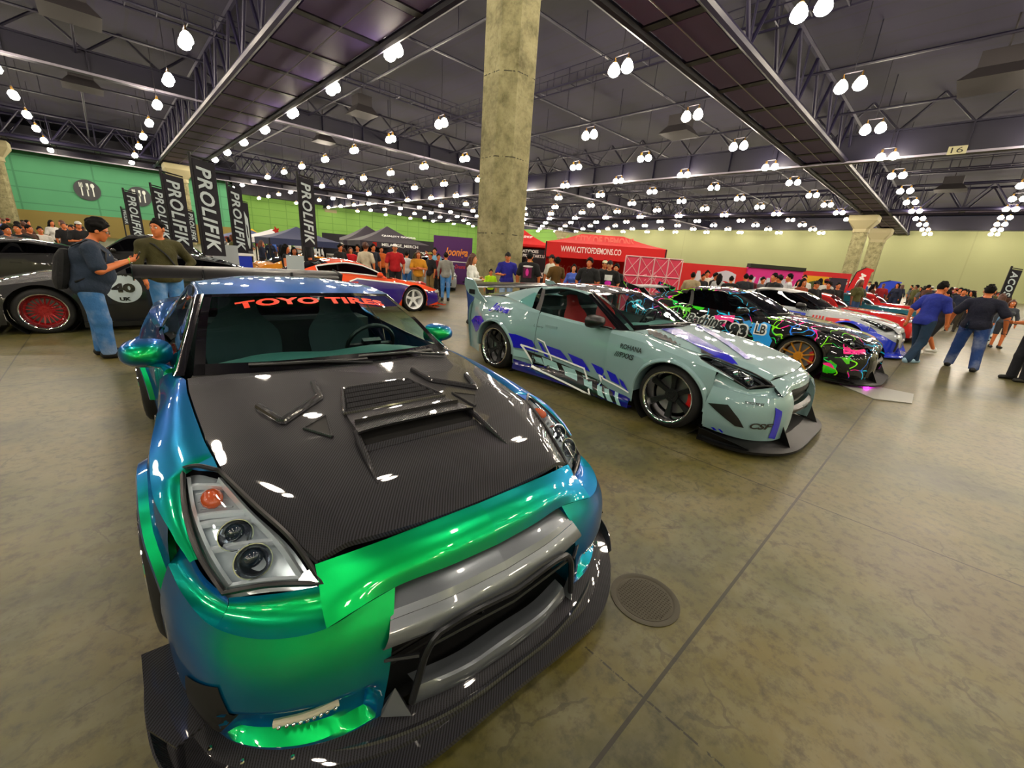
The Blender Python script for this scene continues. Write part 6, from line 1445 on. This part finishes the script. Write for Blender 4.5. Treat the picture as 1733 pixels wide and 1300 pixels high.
# ---- the two men on the left
def phone_man(t,info,parts):
    w=(info['wr'][0]+info['wr'][1])/2; MB().box(w+np.array([.10,0,.075]),(.014,.165,.10),rot=Matrix.Rotation(.5,3,'Y')).build('phone',BLK,t)
    bp=MB(); G=[]
    for z,dx,dy in ((.90,.05,.12),(.97,.08,.15),(1.13,.09,.15),(1.30,.08,.14),(1.38,.04,.10)):
        an=np.linspace(0,2*PI,14,endpoint=False); G.append([(-.245+.2*(z-.9)+dx*math.cos(a),dy*math.sin(a),z) for a in an])
    bp.grid(surf(G,14,14),cv=False); bp.add(np.array(G[0]),[list(range(14))]); bp.add(np.array(G[-1]),[list(range(14))]); o=bp.build('backpack',cloth('#101116'),t)
    st=MB()
    for s in (-1,1): st.path([(-.07,s*.13,1.42),(.08,s*.14,1.50),(.23,s*.14,1.36),(.19,s*.2,1.12),(-.10,s*.22,1.0)],.018,6,flat=.5)
    st.build('backpack_strap',cloth('#101116'),o)
    hp=info['hp']; g=MB()
    for s in (1,-1): g.path([hp(.102,s*.033+.022*math.cos(a),.012+.016*math.sin(a)) for a in np.linspace(0,2*PI,14)[:-1]],.003,5,closed=True); g.tube(hp(.098,s*.055,.016),hp(.0,s*.082,.016),.003,n=5)
    g.tube(hp(.104,-.011,.014),hp(.104,.011,.014),.003,n=5); g.build('glasses',BLK,t)
    MB().box((.26,-.06,1.33),(.008,.07,.02)).build('shirt_print',cloth('#b9b6a0'),t)
    MB().path([info['wr'][1]+np.array([.0+.0,.03*math.cos(a),.03*math.sin(a)]) for a in np.linspace(0,2*PI,12)[:-1]],.009,5,closed=True).build('wrist_band',P('band_green','#7ac01a',.6),t)
p=ground(178,603)
person('heavy-set person in navy t-shirt with black backpack looking down at a phone',p[0],p[1],face_cam(p[0],p[1],RT*.95),H=1.74,shirt='#1b2b40',pants='#33689f',pose='phone',b=1.45,belly=1.,lean=.2,vox=.0105,hair='full',nod=.55,legs='loose',extra=phone_man)
def strap_man(t,info,parts):
    MB().path([(.0,-.17,1.46),(.11,-.10,1.40),(.165,.02,1.25),(.15,.12,1.08),(.05,.2,.98)],.022,6,flat=.4).path([(.0,-.17,1.46),(-.12,-.08,1.36),(-.15,.05,1.2),(-.05,.2,.98)],.02,6,flat=.4).build('crossbody_strap',cloth('#16181b'),t)
put('person in olive long sleeve shirt with black crossbody strap, head turned left',262,372,8.7,.35,shirt='#3d3a18',pants='#3f7cb8',pose='hip',b=1.25,vox=.0115,sleeve='long',hair='short',headturn=-.9,legs='loose',extra=strap_man)
# ---- around the concrete column
p=ground(795,547)
person('woman in white blouse and blue jeans with long brown hair, beside the silver coupe',p[0],p[1],face_cam(p[0],p[1],RT*.8),H=1.67,shirt='#d9dcd8',pants='#1d3a78',hairm=HAIRB,skin=SKIN2,pose='cross',b=.9,vox=.012,sleeve='long',hair='long',female=True)
V13=dict(vox=.015)
put('child in a neon yellow shirt and dark shorts by the concrete column',831,456,13.6,.15,kid=1,shirt='#b8ee10',pants='#26242a',pose='stand',hair='short',b=.95,legs='shorts',**V13)
def print_on(col,w,h,z,x=.15,kids=()):
    def f(t,info,parts):
        sd=1 if x>0 else -1; me=parts['shirt'].data; bv=BVHTree.FromPolygons([v.co[:] for v in me.vertices],[q.vertices[:] for q in me.polygons])
        VF=col[1] if isinstance(col,tuple) else poly2([(-w/2,-h/2),(w/2,-h/2),(w/2,h/2),(-w/2,h/2)]); cc=col[0] if isinstance(col,tuple) else col
        mb=MB(); drape(mb,VF,bv,(sd*.8,0,z),(0,sd,0),(0,0,1),(-sd,0,0),.008,size=.04); o=mb.build('shirt_print',cloth(cc),t)
        for c2,w2,h2,dz,dy in kids:
            mb=MB(); an=np.linspace(0,2*PI,14)[:-1]; drape(mb,poly2([(w2/2*math.cos(a)+dy,h2/2*math.sin(a)+dz) for a in an]),bv,(sd*.8,0,z),(0,sd,0),(0,0,1),(-sd,0,0),.015,size=.04); mb.build('print_patch',cloth(c2),o)
    return f
put('person in royal blue t-shirt and black cap looking at a phone by the column',860,428,13.2,.1,shirt='#1c1c8a',pants='#7f9cc4',pose='onephone',b=1.2,hair='short',look='cap',**V13)
put('person seen from behind in black t-shirt with purple back print near the rear wing',897,428,12.6,PI-.25,shirt='#121216',pants='#15161c',pose='stand',b=1.3,hair='short',look='cap',extra=print_on('#5a1440',.24,.30,1.22,-.1,(('#e030a0',.09,.2,0,0),('#d8d8d8',.3,.05,.16,0))),**V13)
put('person in white t-shirt and black cap turned away behind the person in brown',935,432,15.2,-.9,shirt='#d4d6cc',pants='#141418',pose='stand',look='cap',hair='short',**V13)
put('person in brown t-shirt seen from behind in front of the red canopy',944,437,13.8,PI+.5,shirt='#5a4010',pants='#2a2418',pose='stand',b=1.1,hair='full',**V13)
put('woman in blue off-shoulder top standing before the red canopy',972,448,13.4,.0,shirt='#4a66c8',pants='#2b3a66',hairm=HAIR,skin=SKIN2,pose='stand',b=.95,female=True,sleeve='long',hair='long',**V13)
put('large person in plain black t-shirt with full black hair before the red canopy',999,438,13.0,-.25,shirt='#131417',pants='#15161a',pose='stand',b=1.4,hair='full',extra=lambda t,i,p:MB().path([(.10,.05,1.46),(.16,.02,1.38),(.175,0,1.34),(.16,-.02,1.38),(.10,-.05,1.46)],.006,5).build('necklace',CHR,t),**V13)
put('bearded person in black t-shirt with white and pink chest print and cap',1033,442,13.0,.05,shirt='#0e0e10',pants='#141418',skin=SKIN2,pose='stand',b=1.4,hair='short',look='cap',extra=print_on('#cfd3d2',.22,.16,1.27,.1,(('#d020b0',.19,.14,-.16,0),)),**V13)
put('person in cream cap behind the bearded person',1024,441,15.0,.5,shirt='#33343a',pants='#202228',pose='stand',look='cap',capc='#d8d2b0',hair='short',**V13)
put('person in black t-shirt peering past the bearded person on the right',1044,448,14.6,-.2,shirt='#101014',pants='#15161c',pose='stand',hair='full',**V13)
# ---- right of the pink backdrop
for lab,u,v,d_,a,k in [
 ('person in cyan and purple hooded jacket beside the pink backdrop',1153,455,17,.1,dict(shirt='#58a8e0',pants='#12141c',sleeve='long',hair='short',b=1.1)),
 ('person in beige t-shirt seen from behind by the graffiti coupe roof',1174,462,15.5,PI-.3,dict(shirt='#a09070',pants='#3a3428',b=1.35,hair='short')),
 ('person in black and white top left of the person in white before the red wall',1191,464,17.5,.6,dict(shirt='#1c1c20',pants='#1a1c22',hair='short')),
 ('person in white t-shirt before the white letter on the red wall',1198,459,19,.3,dict(shirt='#d8d4c8',pants='#22242a',hair='full')),
 ('person in black jacket bending left before the red wall',1212,463,17.5,.9,dict(shirt='#141318',pants='#16181e',sleeve='long',hair='full')),
 ('person in light grey sweatshirt with long dark hair before the red wall',1219,464,17,PI,dict(shirt='#b9bcc0',pants='#1c1e24',sleeve='long',hair='long',female=True)),
 ('person in black t-shirt with white back lettering before the red wall',1239,468,16.5,PI,dict(shirt='#0d0d10',pants='#121418',b=1.3,hair='short',extra=print_on(('#d8d8d8',text_fit('MIXTURE',.24,.06,bold=.04)),0,0,1.34,-.1))),
 ('person in plain charcoal t-shirt seen from behind left of the maroon shirt',1264,464,16.6,PI+.3,dict(shirt='#22252c',pants='#16181c',b=1.3,hair='short')),
 ('person in maroon t-shirt before the pink wall',1272,466,17.6,PI+.4,dict(shirt='#5a0a20',pants='#1a1216',b=1.1,hair='short')),
 ('person with braids in patterned top before the pink wall',1292,470,17,.6,dict(shirt='#55575c',pants='#121216',hair='full')),
 ('bearded person in black t-shirt facing left before the pink wall',1313,463,15.5,-.9,dict(shirt='#131318',pants='#15161b',hair='short',b=1.15)),
 ('person in dark grey t-shirt and cap turned left before the pink wall',1322,466,14.8,-1.9,dict(shirt='#3a4046',pants='#15161b',look='cap',hair='short',b=1.1)),
 ('person in white t-shirt facing left before the pink wall',1339,464,15.2,-1.4,dict(shirt='#c4c8cc',pants='#1a1c22',hair='short')),
 ('woman in white tank top left of the yellow poster',1353,474,17,.4,dict(shirt='#d8d4d0',pants='#1a1a20',female=True,sleeve='none',hair='long')),
 ('woman with bare shoulders beside the yellow poster',1361,472,16.5,.7,dict(shirt='#8a3a20',pants='#15161b',female=True,sleeve='none',hair='long')),
 ('person in white t-shirt before the yellow poster',1363,466,20,.1,dict(shirt='#d5d5d0',pants='#202228',hair='short')),
 ('person in black t-shirt and cap below the yellow poster',1383,476,17,.8,dict(shirt='#0f0f12',pants='#141418',look='cap',hair='short',b=1.1)),
 ('person in black t-shirt right of the yellow poster',1405,478,18.5,-.5,dict(shirt='#131316',pants='#141418',hair='full')),
 ('person in dark jacket by the red feather flag',1420,479,20,.4,dict(shirt='#1d1a1a',pants='#141418',sleeve='long',hair='short'))]:
    k=dict(dict(pose='stand',vox=.017),**k); put(lab,u,v,d_,a,**k)
# ---- walking group on the right
def bottle(t,info,parts): MB().lathe([(0,0),(.032,0),(.034,.12),(.015,.16),(.014,.19),(0,.19)],14,c=(-.15,.10,.82)).build('water_bottle',glass('bottle_plastic','#a8d0ea',.5),t)
p=ground(1507,604); q=at_dist(1548,485,math.hypot(p[0],p[1]))
person('person in royal blue t-shirt and dark jeans bending over the red classic coupe',12.72,.30,face_cam(p[0],p[1],PI-.6),H=1.80,shirt='#1a2a8c',pants='#15304a',shoe=P('shoe_pale','#8fb0c8',.6),pose='walk',b=1.05,vox=.0125,hair='short',headturn=-.3,nod=.3,lean=.18,legs='loose')
p=ground(1622,624)
person('person in navy t-shirt and blue jeans walking away, water bottle in back pocket',p[0],p[1],face_cam(p[0],p[1],PI-.1),H=1.80,shirt='#10142a',pants='#1f3f7a',pose='wide',b=1.3,vox=.0125,hair='short',legs='loose',extra=bottle)
put('person in dark t-shirt and shorts walking half hidden behind the navy t-shirt',1606,491,15.2,-.9,shirt='#1a1824',pants='#14141a',shoe=SHOEW,pose='walk',b=1.2,hair='short',legs='shorts',vox=.015)
p=ground(1561,574)
person('person in black t-shirt and grey sports shorts standing between the two walking people',p[0],p[1],face_cam(p[0],p[1],-.1),H=1.79,shirt='#101013',pants='#8a8d90',shoe=SHOEW,pose='stand',b=1.5,belly=.6,hair='short',legs='shorts',vox=.015)
put('person in white graphic t-shirt and red cap beyond the walking group',1671,497,24.5,.0,shirt='#c8c8c4',pants='#20222a',pose='stand',look='cap',capc='#7a1a1a',b=1.3,hair='short',vox=.016)
p=ground(1665,578)
person('woman in dark brown jacket and pale jeans walking with long hair',p[0],p[1],face_cam(p[0],p[1],PI-.5),H=1.64,shirt='#1f1612',pants='#6a8fbc',hairm=HAIRB,pose='walk',female=True,sleeve='long',hair='long',legs='loose',vox=.016)
put('woman in grey denim jacket and shorts near the right edge',1716,508,20,.3,shirt='#3a3f48',pants='#2a2c34',hairm=HAIRB,skin=SKIN,pose='stand',female=True,sleeve='long',hair='long',legs='shorts',vox=.016)
p=ground(1722,645)
person('person in white t-shirt and dark trousers cut off by the right edge',p[0],p[1],face_cam(p[0],p[1],-.9),H=1.75,shirt='#cfd0cc',pants='#14161f',pose='onephone',b=1.1,hair='short',legs='loose',vox=.013,extra=lambda t,i,p:MB().box(i['wr'][1]+np.array([.1,0,.03]),(.13,.07,.012)).build('phone',SILV,t))
# ---- middle background, by the orange coupe
for lab,u,v,d_,a,k in [
 ('person in black t-shirt and black cap facing right beside the black flag',520,394,10.2,RT,dict(shirt='#15171c',pants='#15161b',look='cap',hair='short',b=1.1,vox=.014)),
 ('woman in black tank top with long black hair turned right',482,414,10.8,RT*.9,dict(shirt='#111114',pants='#15161b',female=True,sleeve='none',hair='long',vox=.015)),
 ('woman with long black hair facing the camera behind the woman in the tank top',497,419,11.8,.2,dict(shirt='#1b1820',pants='#15161b',female=True,hair='long')),
 ('person in red t-shirt and white cap behind the orange coupe',668,413,15.5,.1,dict(shirt='#a80c18',pants='#1a1c22',look='cap',capc='#d8d8da',hair='short',b=1.1)),
 ('person in mustard t-shirt with long hair behind the orange coupe',708,425,14.8,.1,dict(shirt='#c08418',pants='#7a6a48',hair='long',hairm=HAIRB,pose='cross')),
 ('person in tan trousers and black top bending behind the mustard shirt',729,427,16,-.8,dict(shirt='#15151a',pants='#8a7446',look='cap',capc='#8a8040',hair='short')),
 ('person in white t-shirt with backpack walking away left of the mustard shirt',688,426,17,PI-.4,dict(shirt='#c8ccd0',pants='#2f6ab0',hair='short')),
 ('person in grey hooded sweatshirt and blue jeans seen from behind',755,428,15.2,PI,dict(shirt='#8a8c88',pants='#3f7fc4',sleeve='long',look='cap',hair='short')),
 ('person in dark red top half hidden behind the grey sweatshirt',742,430,16.5,.3,dict(shirt='#7a0c1c',pants='#17181c',hair='short')),
 ('person in pale blue top by the purple banner',736,420,19,-.2,dict(shirt='#7ab4d8',pants='#22242a',hair='short')),
 ('person in cream shirt turned away below the black canopies',618,412,15.5,PI-.5,dict(shirt='#c8c0a8',pants='#2a2a28',hair='full',hairm=HAIRB)),
 ('person in black t-shirt at left below the black canopies',575,414,17,.6,dict(shirt='#101216',pants='#15161b',hair='full')),
 ('person in bright red top below the black canopies',593,419,17.5,.2,dict(shirt='#c01020',pants='#15161b',hair='long',hairm=HAIRB)),
 ('person in black top between the red top and the cream shirt',605,415,18,-.2,dict(shirt='#14161c',pants='#15161b',hair='full')),
 ('person in navy top right of the cream shirt',631,414,17.2,.5,dict(shirt='#1a2030',pants='#15161b',hair='full')),
 ('person in orange top in front of the merchandise stand',645,418,19.5,.2,dict(shirt='#c05a18',pants='#15161b',hair='short'))]:
    k=dict(dict(pose='stand',vox=.018),**k); put(lab,u,v,d_,a,**k)

for lab,u,v,d_,a,k in [
 ('person in grey top with dark hair at the left edge beyond the dark coupes',8,382,16.5,.6,dict(shirt='#4a4d52',pants='#1a1c22',hair='full')),
 ('person in black jacket at the left edge beside the grey top',28,380,17.5,-.4,dict(shirt='#101114',pants='#15161b',sleeve='long',hair='short')),
 ('person in brown jacket with pale trousers at the left edge',46,381,18.2,.9,dict(shirt='#3a2216',pants='#a09a80',sleeve='long',hair='short')),
 ('person in white top at the left behind the dark grey coupe',66,384,20.5,.2,dict(shirt='#c8c6c0',pants='#15161b',hair='short'))]:
    k=dict(dict(pose='stand',vox=.018),**k); put(lab,u,v,d_,a,**k)
# ---- far crowd
_cc=[('black','#0f1014'),('white','#c8c8c4'),('grey','#5a5d62'),('navy','#182038'),('red','#8a1018'),('brown','#4a2a18'),('blue','#2a58b0'),('olive','#4a4a20')]
_cp=['#15161c','#1d2a48','#2c4a78','#3a3428']
_vars=[dict(pose='stand',hair='short',vox=.03),dict(pose='stand',hair='full',b=1.25,vox=.03),dict(pose='walk',hair='short',vox=.03),dict(pose='stand',hair='long',female=True,vox=.03),dict(pose='cross',hair='short',look='cap',b=1.15,vox=.03),dict(pose='stand',hair='long',female=True,sleeve='long',vox=.03)]
def crowd(where,n,u0,u1,d0,d1,seed):
    r=random.Random(seed)
    for i in range(n):
        u=r.uniform(u0,u1); d_=d0*(d1/d0)**r.random(); x,y,z=at_px(u,440,d_)
        for _ in range(60):
            if free(x,y,.36): break
            u=r.uniform(u0,u1); d_=d0*(d1/d0)**r.random(); x,y,z=at_px(u,440,d_)
        else: continue
        cn,c=r.choice(_cc); lab='distant person in a %s top in the crowd %s'%(cn,where)
        person(lab,x,y,r.uniform(0,6.28),H=r.uniform(1.58,1.84),group='crowd %s, %s tops'%(where,cn),shirt=c,pants=r.choice(_cp),skin=r.choice((SKIN,SKIN,SKIN2,SKIN3)),hairm=r.choice((HAIR,HAIR,HAIRB)),capc=r.choice(('#101014','#c0c0bc','#7a1a1a')),**r.choice(_vars))
crowd('by the mint wall on the left',44,-60,170,18,48,1)
crowd('under the far canopies',30,385,560,22,42,2)
crowd('between the canopies and the column',16,560,770,24,40,5)
crowd('along the pale right wall',84,1440,1733,25,60,3)
crowd('in front of the red booth wall',16,1370,1470,20,26,4)
